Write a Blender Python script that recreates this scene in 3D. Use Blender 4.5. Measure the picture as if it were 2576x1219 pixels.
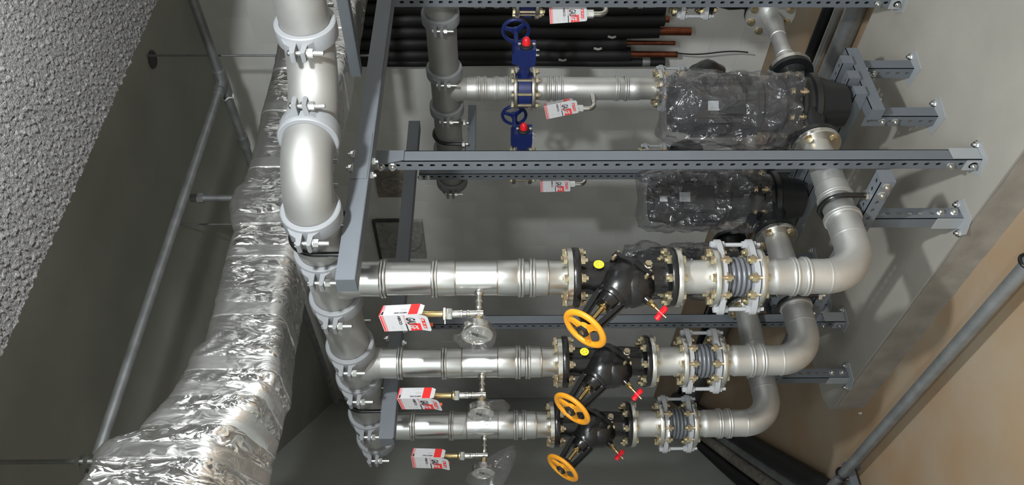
import bpy, math, random
from math import pi, sin, cos, radians as RAD
from mathutils import Vector as V, Matrix, noise
random.seed(7)
for o in list(bpy.data.objects): bpy.data.objects.remove(o)
SC = bpy.context.scene
COL = SC.collection
H = 1.82            # the camera stands 1.82 m above the floor; all heights below are given relative to it

# ------------------------------------------------------------------ camera, world, lights, exposure
yaw, pitch, roll = RAD(38.06), RAD(-1.05), RAD(-0.25)
F0 = V((sin(yaw), cos(yaw), 0)); R0 = V((cos(yaw), -sin(yaw), 0)); U0 = V((0, 0, 1))
FW = F0*cos(pitch) + U0*sin(pitch); U1 = -F0*sin(pitch) + U0*cos(pitch)
RT = R0*cos(roll) + U1*sin(roll); UP = -R0*sin(roll) + U1*cos(roll)
cd = bpy.data.cameras.new('camera'); cam = bpy.data.objects.new('camera', cd); COL.objects.link(cam)
cd.sensor_width = 36; cd.lens = 1988/2576*36; cd.clip_start = .05
M4 = Matrix((-UP, RT, -FW)).transposed().to_4x4(); M4.translation = V((0, 0, H)); cam.matrix_world = M4   # phone held sideways: up is picture left
SC.camera = cam
W = bpy.data.worlds.new('world'); SC.world = W; W.use_nodes = True
W.node_tree.nodes['Background'].inputs[0].default_value = (.9, 1, 1.05, 1); W.node_tree.nodes['Background'].inputs[1].default_value = .02

def lamp(name, loc, power, size, col):
    d = bpy.data.lights.new(name, 'POINT'); d.energy = power; d.shadow_soft_size = size; d.color = col
    o = bpy.data.objects.new(name, d); COL.objects.link(o); o.location = V(loc) + V((0, 0, H)); return o
lamp('work_lamp', (.85, .25, .65), 190, .05, (.97, 1, .99))
def fill_light(name, loc, power, sx, sy, col):  # area lights added out of view as fill, no real fittings
    d = bpy.data.lights.new(name, 'AREA'); d.shape = 'RECTANGLE'; d.size = sx; d.size_y = sy; d.energy = power; d.color = col; d.spread = pi
    o = bpy.data.objects.new(name, d); COL.objects.link(o); o.location = V(loc) + V((0, 0, H)); return o
fill_light('unseen_fill_light', (-.55, -.35, 1.05), 68, .25, 1.4, (.92, .98, 1))  # added fill from behind the camera, lifts the shaded sides and pipe highlights
fill_light('unseen_fill_light', (-1.6, .1, 1.05), 50, .25, 1.4, (.92, .98, 1))  # second added fill, farther behind the camera
fill_light('unseen_fill_light', (3.2, -.4, 1.05), 10, 1.3, .25, (.92, .98, 1))  # added weak fill from the right to brighten the back wall
SC.view_settings.view_transform = 'Standard'; SC.view_settings.look = 'None'
SC.view_settings.exposure = 0.33; SC.view_settings.gamma = 1; SC.view_settings.use_curve_mapping = False

# ------------------------------------------------------------------ materials
def mat(name, col, rough=.5, metal=0, nscale=0, namt=.15, bscale=0, bstr=.2, spec=None, stretch=None, col2=None, bdist=.002, rvar=0):
    m = bpy.data.materials.new(name); m.use_nodes = True; nt = m.node_tree; b = nt.nodes['Principled BSDF']
    b.inputs['Base Color'].default_value = (*col, 1); b.inputs['Roughness'].default_value = rough; b.inputs['Metallic'].default_value = metal
    if spec is not None: b.inputs['Specular IOR Level'].default_value = spec
    tc = nt.nodes.new('ShaderNodeTexCoord'); mp = nt.nodes.new('ShaderNodeMapping'); nt.links.new(tc.outputs['Object'], mp.inputs[0])
    if stretch: mp.inputs['Scale'].default_value = stretch
    if nscale:
        n = nt.nodes.new('ShaderNodeTexNoise'); n.inputs['Scale'].default_value = nscale; n.inputs['Detail'].default_value = 6
        nt.links.new(mp.outputs[0], n.inputs['Vector'])
        r = nt.nodes.new('ShaderNodeValToRGB'); r.color_ramp.elements[0].position = .3; r.color_ramp.elements[1].position = .7
        c2 = col2 or tuple(max(0, c*(1-namt*2)) for c in col)
        r.color_ramp.elements[0].color = (*c2, 1); r.color_ramp.elements[1].color = (*col, 1)
        nt.links.new(n.outputs['Fac'], r.inputs[0]); nt.links.new(r.outputs[0], b.inputs['Base Color'])
        if rvar:
            mr = nt.nodes.new('ShaderNodeMapRange'); mr.inputs[3].default_value = rough-rvar; mr.inputs[4].default_value = rough+rvar
            nt.links.new(n.outputs['Fac'], mr.inputs[0]); nt.links.new(mr.outputs[0], b.inputs['Roughness'])
    if bscale:
        n2 = nt.nodes.new('ShaderNodeTexNoise'); n2.inputs['Scale'].default_value = bscale; n2.inputs['Detail'].default_value = 4
        nt.links.new(mp.outputs[0], n2.inputs['Vector'])
        bp = nt.nodes.new('ShaderNodeBump'); bp.inputs['Strength'].default_value = bstr; bp.inputs['Distance'].default_value = bdist
        nt.links.new(n2.outputs['Fac'], bp.inputs['Height']); nt.links.new(bp.outputs[0], b.inputs['Normal'])
    return m
MT = {}
MT['steel'] = mat('brushed_stainless', (.60, .60, .59), .31, 1, 9, .1, 60, .1, stretch=(1, 1, .12), bdist=.001, rvar=.06)
MT['dull'] = mat('pickled_stainless', (.39, .39, .382), .60, .8, 6, .1, 180, .12, bdist=.0006, rvar=.05)
MT['elbow'] = mat('satin_stainless', (.62, .62, .61), .44, .85, 7, .1, 200, .15, bdist=.0005, rvar=.05)
MT['flange'] = mat('machined_stainless', (.68, .67, .63), .25, 1, 12, .1)
MT['cast'] = mat('grey_cast_paint', (.22, .23, .245), .5, 0, 14, .06, 120, .35, bdist=.001)
MT['zinc'] = mat('bright_zinc', (.72, .73, .72), .26, 1)
MT['galv'] = mat('galvanised_steel', (.37, .385, .395), .45, .7, 14, .15)
MT['yzinc'] = mat('yellow_zinc', (.60, .56, .36), .30, .95, 45, .2, col2=(.50, .38, .28))
MT['frame'] = mat('grey_frame_paint', (.125, .14, .16), .5, .05, 8, .04)
MT['frameplate'] = mat('grey_plate_paint', (.33, .345, .36), .5, .1, 8, .04)
MT['black'] = mat('black_cast_paint', (.008, .008, .0085), .24, 0, 0, 0, 220, .3, bdist=.0008)
MT['blackmatte'] = mat('black_matte', (.010, .011, .013), .6)
MT['pumpblack'] = mat('pump_black', (.008, .009, .010), .30, 0, 0, 0, 90, .2)
MT['rubber'] = mat('black_rubber_insulation', (.006, .006, .007), .6, 0, 0, 0, 60, .2)
MT['ubolt'] = mat('black_coated_rod', (.008, .008, .009), .22)
MT['blue'] = mat('blue_enamel', (.008, .02, .13), .38, 0, 30, .08)
MT['red'] = mat('red_enamel', (.62, .01, .02), .3)
MT['redcap'] = mat('red_plastic', (.85, .02, .03), .25)
MT['orange'] = mat('orange_red_plastic', (.72, .10, .03), .4)
MT['wheel'] = mat('yellow_orange_enamel', (.78, .32, .015), .35, 0, 25, .06)
MT['brass'] = mat('brass', (.66, .50, .24), .28, 1, 30, .1)
MT['copper'] = mat('copper', (.30, .095, .05), .4, .9, 20, .2)
MT['yellow'] = mat('yellow_label', (.85, .72, .02), .5)
MT['bellows'] = mat('grey_rubber_bellows', (.16, .17, .19), .33, .35)
MT['grey'] = mat('grey_enamel', (.34, .35, .37), .42, 0, 20, .04)
MT['white'] = mat('white_paper', (.80, .80, .80), .6)
MT['labelgrey'] = mat('pale_rating_label', (.36, .39, .41), .5, 0, 30, .15)
MT['weld'] = mat('weld_heat_tint', (.36, .31, .26), .35, .9, 40, .2)
MT['paper'] = mat('white_carton', (.50, .50, .52), .55)
MT['cred'] = mat('carton_red', (.66, .022, .022), .5)
MT['cblack'] = mat('carton_black', (.01, .01, .012), .5)
MT['cpink'] = mat('carton_rose', (.50, .25, .27), .6)
MT['cgrey'] = mat('carton_grey_print', (.38, .38, .40), .6)
MT['dial'] = mat('gauge_dial', (.86, .84, .95), .5)
MT['tape'] = mat('white_thread_tape', (.8, .8, .78), .6)
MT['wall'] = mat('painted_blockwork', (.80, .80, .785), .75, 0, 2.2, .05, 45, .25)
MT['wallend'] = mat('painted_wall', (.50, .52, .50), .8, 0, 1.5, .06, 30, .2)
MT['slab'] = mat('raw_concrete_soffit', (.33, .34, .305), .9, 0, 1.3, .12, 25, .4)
MT['plinth'] = mat('concrete_plinth', (.33, .31, .275), .85, 0, 2.5, .1, 40, .3)
MT['plinthside'] = mat('rough_concrete_side', (.27, .24, .205), .9, 0, 9, .16, 30, .5)
MT['duct'] = None
MT['seal'] = mat('grey_mortar_seal', (.44, .43, .41), .8, 0, 20, .2, 60, .5)
MT['sealdark'] = mat('dark_foam_gap', (.07, .07, .072), .9)
MT['brownseal'] = mat('brown_mortar', (.34, .30, .26), .8, 0, 25, .25, 60, .4)

def floor_mat():
    m = bpy.data.materials.new('stained_screed_floor'); m.use_nodes = True; nt = m.node_tree; b = nt.nodes['Principled BSDF']
    tc = nt.nodes.new('ShaderNodeTexCoord')
    n = nt.nodes.new('ShaderNodeTexNoise'); n.inputs['Scale'].default_value = 2.1; n.inputs['Detail'].default_value = 5
    n2 = nt.nodes.new('ShaderNodeTexNoise'); n2.inputs['Scale'].default_value = .9; n2.inputs['Detail'].default_value = 3
    for q in (n, n2): nt.links.new(tc.outputs['Object'], q.inputs['Vector'])
    r = nt.nodes.new('ShaderNodeValToRGB'); e = r.color_ramp.elements
    e[0].position = .34; e[0].color = (.36, .30, .23, 1); e[1].position = .66; e[1].color = (.34, .235, .145, 1)
    r2 = nt.nodes.new('ShaderNodeValToRGB'); r2.color_ramp.elements[0].position = .4; r2.color_ramp.elements[1].position = .65
    r2.color_ramp.elements[0].color = (.9, .9, .9, 1); r2.color_ramp.elements[1].color = (1.0, .95, .88, 1)
    mx = nt.nodes.new('ShaderNodeMixRGB'); mx.blend_type = 'MULTIPLY'; mx.inputs[0].default_value = 1
    nt.links.new(n.outputs['Fac'], r.inputs[0]); nt.links.new(n2.outputs['Fac'], r2.inputs[0])
    nt.links.new(r.outputs[0], mx.inputs[1]); nt.links.new(r2.outputs[0], mx.inputs[2]); nt.links.new(mx.outputs[0], b.inputs['Base Color'])
    b.inputs['Roughness'].default_value = .7
    bp = nt.nodes.new('ShaderNodeBump'); bp.inputs['Strength'].default_value = .15; bp.inputs['Distance'].default_value = .002
    n3 = nt.nodes.new('ShaderNodeTexNoise'); n3.inputs['Scale'].default_value = 60; nt.links.new(tc.outputs['Object'], n3.inputs['Vector'])
    nt.links.new(n3.outputs['Fac'], bp.inputs['Height']); nt.links.new(bp.outputs[0], b.inputs['Normal'])
    return m
MT['floor'] = floor_mat()

def popcorn_mat():
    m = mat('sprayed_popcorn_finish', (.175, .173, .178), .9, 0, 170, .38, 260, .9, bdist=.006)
    return m
MT['popcorn'] = popcorn_mat()

def foil_mat(name, col, rough, s1, s2, st):
    m = bpy.data.materials.new(name); m.use_nodes = True; nt = m.node_tree; b = nt.nodes['Principled BSDF']
    b.inputs['Base Color'].default_value = (*col, 1); b.inputs['Metallic'].default_value = .92; b.inputs['Roughness'].default_value = rough
    tc = nt.nodes.new('ShaderNodeTexCoord'); mp = nt.nodes.new('ShaderNodeMapping'); mp.inputs['Scale'].default_value = (1.6, 1, .75)
    nt.links.new(tc.outputs['Object'], mp.inputs[0])
    n = nt.nodes.new('ShaderNodeTexNoise'); n.inputs['Scale'].default_value = 7; n.inputs['Detail'].default_value = 2
    nt.links.new(mp.outputs[0], n.inputs['Vector'])
    va = nt.nodes.new('ShaderNodeVectorMath'); va.operation = 'MULTIPLY_ADD'; va.inputs[1].default_value = (.25, .25, .25)
    nt.links.new(n.outputs['Color'], va.inputs[0]); nt.links.new(mp.outputs[0], va.inputs[2])
    v1 = nt.nodes.new('ShaderNodeTexVoronoi'); v1.feature = 'F1'; v1.inputs['Scale'].default_value = s1
    v2 = nt.nodes.new('ShaderNodeTexVoronoi'); v2.feature = 'F1'; v2.inputs['Scale'].default_value = s2
    for q in (v1, v2): nt.links.new(va.outputs[0], q.inputs['Vector'])
    ma = nt.nodes.new('ShaderNodeMath'); ma.operation = 'MULTIPLY_ADD'; ma.inputs[1].default_value = .35
    nt.links.new(v2.outputs['Distance'], ma.inputs[0]); nt.links.new(v1.outputs['Distance'], ma.inputs[2])
    nm = nt.nodes.new('ShaderNodeTexNoise'); nm.inputs['Scale'].default_value = 4.5; nt.links.new(tc.outputs['Object'], nm.inputs['Vector'])
    mr = nt.nodes.new('ShaderNodeMapRange'); mr.inputs[1].default_value = .42; mr.inputs[2].default_value = .62; mr.inputs[3].default_value = .12; mr.inputs[4].default_value = 1
    nt.links.new(nm.outputs['Fac'], mr.inputs[0])
    m2 = nt.nodes.new('ShaderNodeMath'); m2.operation = 'MULTIPLY'; nt.links.new(ma.outputs[0], m2.inputs[0]); nt.links.new(mr.outputs[0], m2.inputs[1])
    geo = nt.nodes.new('ShaderNodeNewGeometry'); acc = geo.outputs['Normal']
    mp2 = nt.nodes.new('ShaderNodeMapping'); mp2.inputs['Rotation'].default_value = (.3, .5, .6); mp2.inputs['Scale'].default_value = (1.9, .9, 1)
    nt.links.new(va.outputs[0], mp2.inputs[0])
    for sc, am in ((s1, st), (s2, st*.9)):            # creased facets: every cell of the crumple is tilted its own way
        vf = nt.nodes.new('ShaderNodeTexVoronoi'); vf.feature = 'F1'; vf.inputs['Scale'].default_value = sc; nt.links.new(mp2.outputs[0], vf.inputs['Vector'])
        sb = nt.nodes.new('ShaderNodeVectorMath'); sb.operation = 'SUBTRACT'; sb.inputs[1].default_value = (.5, .5, .5); nt.links.new(vf.outputs['Color'], sb.inputs[0])
        ml = nt.nodes.new('ShaderNodeMath'); ml.operation = 'MULTIPLY'; ml.inputs[1].default_value = am; nt.links.new(mr.outputs[0], ml.inputs[0])
        sl = nt.nodes.new('ShaderNodeVectorMath'); sl.operation = 'SCALE'; nt.links.new(sb.outputs[0], sl.inputs[0]); nt.links.new(ml.outputs[0], sl.inputs['Scale'])
        ad = nt.nodes.new('ShaderNodeVectorMath'); ad.operation = 'ADD'; nt.links.new(acc, ad.inputs[0]); nt.links.new(sl.outputs[0], ad.inputs[1]); acc = ad.outputs[0]
    no = nt.nodes.new('ShaderNodeVectorMath'); no.operation = 'NORMALIZE'; nt.links.new(acc, no.inputs[0])
    bp = nt.nodes.new('ShaderNodeBump'); bp.inputs['Strength'].default_value = .25; bp.inputs['Distance'].default_value = .015
    nt.links.new(m2.outputs[0], bp.inputs['Height']); nt.links.new(no.outputs[0], bp.inputs['Normal']); nt.links.new(bp.outputs[0], b.inputs['Normal'])
    return m
MT['foil'] = foil_mat('crumpled_foil', (.74, .74, .735), .30, 30, 75, .8)
MT['foilband'] = foil_mat('foil_tape', (.70, .70, .70), .38, 12, 40, .22)

def film_mat(name, haze, bump, rough=.12, dens=.25, glint=.16, edge=.35):
    m = bpy.data.materials.new(name); m.use_nodes = True; nt = m.node_tree
    for n in list(nt.nodes): nt.nodes.remove(n)
    out = nt.nodes.new('ShaderNodeOutputMaterial')
    tr = nt.nodes.new('ShaderNodeBsdfTransparent'); tr.inputs[0].default_value = (.96, .96, .97, 1)
    df = nt.nodes.new('ShaderNodeBsdfDiffuse'); df.inputs[0].default_value = (*haze, 1)
    gl = nt.nodes.new('ShaderNodeBsdfGlossy'); gl.inputs['Roughness'].default_value = rough; gl.inputs[0].default_value = (.95, .95, .95, 1)
    tc = nt.nodes.new('ShaderNodeTexCoord')
    n = nt.nodes.new('ShaderNodeTexNoise'); n.inputs['Scale'].default_value = 9; n.inputs['Detail'].default_value = 3; n.inputs['Distortion'].default_value = 1.5
    nt.links.new(tc.outputs['Object'], n.inputs['Vector'])
    vo = nt.nodes.new('ShaderNodeTexVoronoi'); vo.inputs['Scale'].default_value = 13
    nt.links.new(tc.outputs['Object'], vo.inputs['Vector'])
    ad = nt.nodes.new('ShaderNodeMath'); nt.links.new(n.outputs['Fac'], ad.inputs[0]); nt.links.new(vo.outputs['Distance'], ad.inputs[1])
    bp = nt.nodes.new('ShaderNodeBump'); bp.inputs['Strength'].default_value = bump; bp.inputs['Distance'].default_value = .03
    nt.links.new(ad.outputs[0], bp.inputs['Height']); nt.links.new(bp.outputs[0], gl.inputs['Normal'])
    m1 = nt.nodes.new('ShaderNodeMixShader'); m1.inputs[0].default_value = dens; nt.links.new(tr.outputs[0], m1.inputs[1]); nt.links.new(df.outputs[0], m1.inputs[2])
    lw = nt.nodes.new('ShaderNodeLayerWeight'); lw.inputs['Blend'].default_value = .3
    mr = nt.nodes.new('ShaderNodeMapRange'); mr.inputs[3].default_value = glint; mr.inputs[4].default_value = glint+edge
    nt.links.new(lw.outputs['Facing'], mr.inputs[0])
    m2 = nt.nodes.new('ShaderNodeMixShader'); nt.links.new(mr.outputs[0], m2.inputs[0]); nt.links.new(m1.outputs[0], m2.inputs[1]); nt.links.new(gl.outputs[0], m2.inputs[2])
    nt.links.new(m2.outputs[0], out.inputs[0])
    return m
MT['film'] = film_mat('clear_gauge_film', (.5, .5, .52), .5, .07, .02, .02, .22)
MT['pumpfilm'] = film_mat('dusty_plastic_film', (.09, .088, .098), .9, .22, .20, .028)

# ------------------------------------------------------------------ builders
def frm(axis, ref=None):
    w = V(axis).normalized()
    ref = V(ref) if ref is not None else (V((0, 0, 1)) if abs(w.z) < .9 else V((1, 0, 0)))
    u = (ref - w*ref.dot(w)).normalized(); return u, w.cross(u), w
class MB:
    def __init__(s): s.v = []; s.f = []
    def add(s, vs, fs):
        b = len(s.v); s.v += [V(p) for p in vs]; s.f += [[b+i for i in f] for f in fs]; return s
    def box(s, c, d, ax=None):
        x, y, z = ax or (V((1, 0, 0)), V((0, 1, 0)), V((0, 0, 1))); c = V(c)
        vs = [c + x*(i*d[0]/2) + y*(j*d[1]/2) + z*(k*d[2]/2) for i in (-1, 1) for j in (-1, 1) for k in (-1, 1)]
        return s.add(vs, [(0, 1, 3, 2), (4, 6, 7, 5), (0, 4, 5, 1), (2, 3, 7, 6), (0, 2, 6, 4), (1, 5, 7, 3)])
    def lathe(s, o, axis, prof, n=32, caps=True, ref=None):
        u, v, w = frm(axis, ref); o = V(o); vs = []; fs = []
        for t, r in prof:
            for i in range(n):
                a = 2*pi*i/n; vs.append(o + w*t + u*(r*cos(a)) + v*(r*sin(a)))
        for j in range(len(prof)-1):
            for i in range(n): fs.append((j*n+i, j*n+(i+1) % n, (j+1)*n+(i+1) % n, (j+1)*n+i))
        if caps: fs.append(tuple(range(n-1, -1, -1))); k = (len(prof)-1)*n; fs.append(tuple(range(k, k+n)))
        return s.add(vs, fs)
    def cyl(s, a, b, r, n=20, r2=None):
        a = V(a); b = V(b); return s.lathe(a, b-a, [(0, r), ((b-a).length, r if r2 is None else r2)], n)
    def tube(s, path, r, n=16, caps=True, closed=False):
        P = [V(p) for p in path]; m = len(P); vs = []; fs = []; up = None
        for i, p in enumerate(P):
            if closed: t = P[(i+1) % m]-P[i-1]
            else: t = P[min(i+1, m-1)]-P[max(i-1, 0)]
            t.normalize()
            if up is None: up = frm(t)[0]
            up = (up - t*up.dot(t)).normalized(); q = t.cross(up); rr = r[i] if isinstance(r, (list, tuple)) else r
            for k in range(n): a = 2*pi*k/n; vs.append(p + up*(rr*cos(a)) + q*(rr*sin(a)))
        for i in range(m if closed else m-1):
            j = (i+1) % m
            for k in range(n): fs.append((i*n+k, i*n+(k+1) % n, j*n+(k+1) % n, j*n+k))
        if caps and not closed: fs.append(tuple(range(n-1, -1, -1))); k = (m-1)*n; fs.append(tuple(range(k, k+n)))
        return s.add(vs, fs)
    def prism(s, pts, o, ux, uy, d):
        o = V(o); ux = V(ux); uy = V(uy); uz = ux.cross(uy).normalized()*d; n = len(pts)
        vs = [o + ux*a + uy*b for a, b in pts] + [o + ux*a + uy*b + uz for a, b in pts]
        return s.add(vs, [tuple(range(n-1, -1, -1)), tuple(range(n, 2*n))] + [(i, (i+1) % n, n+(i+1) % n, n+i) for i in range(n)])
    def hexn(s, a, b, r): return s.cyl(a, b, r, 6)
    def build(s, name, m, parent=None, origin=None, smooth=True, ang=38):
        root = parent
        while root is not None and root.parent: root = root.parent
        o3 = V(root['o3']) if root is not None else (V(origin) if origin is not None else V((0, 0, 0)))
        me = bpy.data.meshes.new(name); me.from_pydata([p-o3 for p in s.v], [], s.f); me.validate(); me.update()
        import bmesh
        bm = bmesh.new(); bm.from_mesh(me); bmesh.ops.recalc_face_normals(bm, faces=bm.faces); bm.to_mesh(me); bm.free()
        me.materials.append(MT[m] if isinstance(m, str) else m)
        if smooth: me.polygons.foreach_set('use_smooth', [True]*len(me.polygons)); me.set_sharp_from_angle(angle=RAD(ang))
        ob = bpy.data.objects.new(name, me); COL.objects.link(ob)
        if parent is not None: ob.parent = parent
        else: ob.location = o3 + V((0, 0, H)); ob['o3'] = list(o3)
        return ob
def tag(o, label, cat, group=None):
    o['label'] = label; o['category'] = cat
    if group: o['group'] = group
    return o
def thing(name, origin, label, cat, group=None):
    o = bpy.data.objects.new(name, None); o.empty_display_size = .05; COL.objects.link(o)
    o.location = V(origin) + V((0, 0, H)); o['o3'] = list(origin); return tag(o, label, cat, group)
def struct(o): o['kind'] = 'structure'; return o
def copy_tree(o, parent=None):
    c = o.copy(); COL.objects.link(c)
    if parent is not None: c.parent = parent
    for ch in o.children: copy_tree(ch, c)
    return c
def dup(o, d, label):
    c = copy_tree(o); c.location = o.location + V(d); c['label'] = label; c['o3'] = list(V(o['o3']) + V(d)); return c
def inst(me, name, parent, pos, axis=None, ref=None):     # a part sharing one mesh, placed at a point and turned to an axis
    root = parent
    while root.parent: root = root.parent
    ob = bpy.data.objects.new(name, me); COL.objects.link(ob); ob.parent = parent
    p = V(pos) - V(root['o3'])
    if axis is not None:
        u, v, w = frm(axis, ref); m = Matrix((u, v, w)).transposed().to_4x4()
    else: m = Matrix.Identity(4)
    m.translation = p; ob.matrix_local = m; return ob
def mesh_of(mb, m, name):
    ob = mb.build(name, m); me = ob.data; bpy.data.objects.remove(ob); return me

# bolts: one mesh each, along +z from 0
def bolt_mesh(length, r, name, m, washer=True):
    b = MB(); h = r*1.3
    b.hexn((0, 0, -h), (0, 0, 0), r*1.75); b.cyl((0, 0, 0), (0, 0, length+h*1.9), r, 10); b.hexn((0, 0, length), (0, 0, length+h*1.15), r*1.8)
    if washer: b.cyl((0, 0, length-.002), (0, 0, length+.0005), r*2.2, 14); b.cyl((0, 0, -.001), (0, 0, .002), r*2.2, 14)
    return mesh_of(b, m, name)
BOLT45 = bolt_mesh(.045, .008, 'flange_bolt_mesh', 'yzinc')
BOLT36 = bolt_mesh(.036, .008, 'flange_bolt_short', 'yzinc')
BOLTC = None
NUTM = mesh_of(MB().hexn((0, 0, 0), (0, 0, .008), .012).cyl((0, 0, -.002), (0, 0, 0), .015, 14).cyl((0, 0, 0), (0, 0, .016), .006, 10), 'zinc', 'frame_bolt_mesh')

# ------------------------------------------------------------------ setting
ZF, ZP, ZC, ZH = -1.82, -1.685, 1.10, 1.88
XW = 4.25
s = MB(); s.add([(-3, -3, ZF), (XW+.1, -3, ZF), (XW+.1, 8.6, ZF), (4.4, 8.7, ZF), (-3, -1.0, ZF), (-3, -3, ZF-.1), (XW+.1, -3, ZF-.1), (XW+.1, 8.6, ZF-.1), (4.4, 8.7, ZF-.1), (-3, -1.0, ZF-.1)],
    [(0, 1, 2, 3, 4), (9, 8, 7, 6, 5), (0, 5, 6, 1), (1, 6, 7, 2), (2, 7, 8, 3), (3, 8, 9, 4), (4, 9, 5, 0)])
struct(s.build('floor', 'floor', origin=(0, 0, ZF), smooth=False))
struct(MB().box((.7, 2.8, ZH+.05), (7.6, 11.8, .1)).build('ceiling', 'slab', origin=(.7, 2.8, ZH), smooth=False))
# back wall of painted blocks
wb = struct(MB().box((XW+.06, 2.8, .03), (.1, 11.8, 3.72)).build('wall_back', 'wall', origin=(XW, 2.8, ZF), smooth=False))
bl = MB(); d_ = .004
bl.box((XW+.006, 0, 0), (.012, .394, .194)); bl0 = mesh_of(MB().box((0, 0, 0), (.014, .3984, .1984)), 'wall', 'block_mesh')
for r in range(19):
    for c in range(16):
        y = 2.3 + .4*c + (.2 if r % 2 else 0); z = ZF + .1 + .2*r
        if z+.1 > ZH or y > 8.5: continue
        inst(bl0, 'block', wb, (XW+.0155 - .0006*((r*7+c*5) % 3), y, z))
# oblique end wall, from the far corner past the left of the camera
ea, eb = V((4.29, 8.42, 0)), V((-3.05, -1.22, 0)); ed = (eb-ea).normalized(); en = V((-ed.y, ed.x, 0))
if en.dot(V((-1, 1, 0))) < 0: en = -en
s = MB().box(((ea+eb)/2 + en*.05 + V((0, 0, .03))), ((eb-ea).length, .1, 3.72), (ed, en, V((0, 0, 1))))
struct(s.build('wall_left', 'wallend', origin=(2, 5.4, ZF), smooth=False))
struct(MB().box((.7, -3.05, .03), (7.6, .1, 3.72)).build('wall_right', 'wall', origin=(.7, -3, ZF), smooth=False))
struct(MB().box((-3.05, -2.1, .03), (.1, 1.9, 3.72)).build('wall_near', 'wall', origin=(-3, -2, ZF), smooth=False))
# lower soffit with sprayed popcorn finish; its edge runs along X
s = MB(); nx, ny = 560, 220; x0, x1, y0, y1 = .6, 3.2, .62, 1.545; vs = []; fs = []
for i in range(nx+1):
    for j in range(ny+1):
        x = x0+(x1-x0)*i/nx; y = y0+(y1-y0)*j/ny
        k = noise.noise(V((x*105, y*105, 0))); k2 = noise.noise(V((x*190, y*190, 3)))
        vs.append((x, y, ZC - max(0, k)*.011 - max(0, k2)*.005))
for i in range(nx):
    for j in range(ny): a = i*(ny+1)+j; fs.append((a, a+1, a+ny+2, a+ny+1))
s.add(vs, fs)
zt = ZC+.001
s.box((.65, -.72, ZC+.395), (7.3, 4.53, .77))
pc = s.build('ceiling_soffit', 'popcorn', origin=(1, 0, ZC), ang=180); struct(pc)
# plinth
s = MB(); px0, px1, py0, py1 = 1.77, 2.97, -1.2, 3.69
out = [(px0, py0), (px1, py0), (px1, py1+.0), (px0+.10, py1+.02), (px0+.02, py1-.02), (px0, py1-.10)]
pl = MB(); pl.prism(out, (0, 0, ZF), (1, 0, 0), (0, 1, 0), ZP-ZF); pob = struct(pl.build('trim_1', 'plinth', origin=(2.3, 1.5, ZF), smooth=False))
# rough formed side of the plinth, a slightly uneven skin
sk = MB(); n = 90; vs = []; fs = []
for i in range(n+1):
    y = py0 + (py1-.1-py0)*i/n
    for k, z in enumerate((ZF, ZF+.045, ZF+.09, ZP-.006)):
        vs.append((px0-.004-.010*abs(noise.noise(V((y*6, z*9, 1)))) - (.012 if k == 0 else 0), y, z))
for i in range(n):
    for k in range(3): a = i*4+k; fs.append((a, a+1, a+5, a+4))
sk.add(vs, fs); sk.build('formed_edge', 'plinthside', pob)

# ------------------------------------------------------------------ insulated foil duct
def dirs(y):
    r = (609.5-y)/1988.; return (F0.x+R0.x*r, F0.y+R0.y*r)
YD = 2.3
def xz(y, x):
    dx, dy = dirs(y); t = YD/dy; return dx*t, (1257-x)/1988.*t
TOP = [xz(*p) for p in [(-150, 745), (0, 722), (170, 690), (265, 663), (330, 650), (405, 630), (450, 614), (466, 592), (500, 580), (540, 583), (562, 592), (625, 572), (700, 552), (770, 537), (845, 515), (858, 492), (885, 476), (905, 475), (935, 452), (965, 437), (985, 420), (1010, 395), (1045, 362), (1072, 344), (1080, 300), (1095, 262), (1116, 240), (1150, 228), (1171, 222), (1195, 200), (1219, 178)]]
LOW = [xz(*p) for p in [(-150, 930), (150, 876), (400, 806), (640, 745), (691, 731), (803, 716), (930, 704), (1001, 655), (1087, 564), (1159, 523), (1219, 490)]]
TOP = sorted(TOP); LOW = sorted(LOW)
TOP = [(.35, 1.36), (.6, 1.34)] + [p for p in TOP if p[0] > .62] + [(4.3, .985)]
LOW = [(.35, 1.0), (.6, .97)] + [p for p in LOW if p[0] > .62] + [(4.3, .66)]
def lerp(T, x):
    for (a, u), (b, v) in zip(T, T[1:]):
        if x <= b: return u + (v-u)*(x-a)/(b-a)
    return T[-1][1]
def section(x, grow=0, n=72):
    zt, zl = lerp(TOP, x), lerp(LOW, x); zb = min(.745, zl+.01); yb = 2.60
    pts = [(YD, zl), (YD, zt), (yb, zt), (yb, zb)]; r = .055; out = []
    for i in range(4):
        p = V((*pts[i], 0)); a = V((*pts[i-1], 0)); b = V((*pts[(i+1) % 4], 0))
        d1 = (a-p).normalized(); d2 = (b-p).normalized()
        for k in range(7):
            t = k/6; q = (p+d1*r)*(1-t)**2 + p*2*t*(1-t) + (p+d2*r)*t*t; out.append(q)
    # resample evenly
    L = [0]
    for i in range(len(out)): L.append(L[-1] + (out[(i+1) % len(out)]-out[i]).length)
    res = []
    for k in range(n):
        d = L[-1]*k/n
        for i in range(len(out)):
            if L[i+1] >= d:
                t = (d-L[i])/max(1e-9, L[i+1]-L[i]); res.append(out[i].lerp(out[(i+1) % len(out)], t)); break
    c = sum(res, V((0, 0, 0)))/n
    return [p + (p-c).normalized()*grow for p in res]
SEAMS = [YD*dirs(y)[0]/dirs(y)[1] for y in (60, 160, 265, 405, 545, 625, 770, 905, 968, 1040, 1120)] + [.72]
duct = thing('foil_duct', (2.3, 2.45, .7), 'foil wrapped insulated duct crossing above the big front header pipe', 'duct')
N = 110; s = MB(); xs = []; x = .36
while x < 4.24: xs.append(x); x += .0085 if x < 2.2 else .018
vs = []; fs = []
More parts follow.
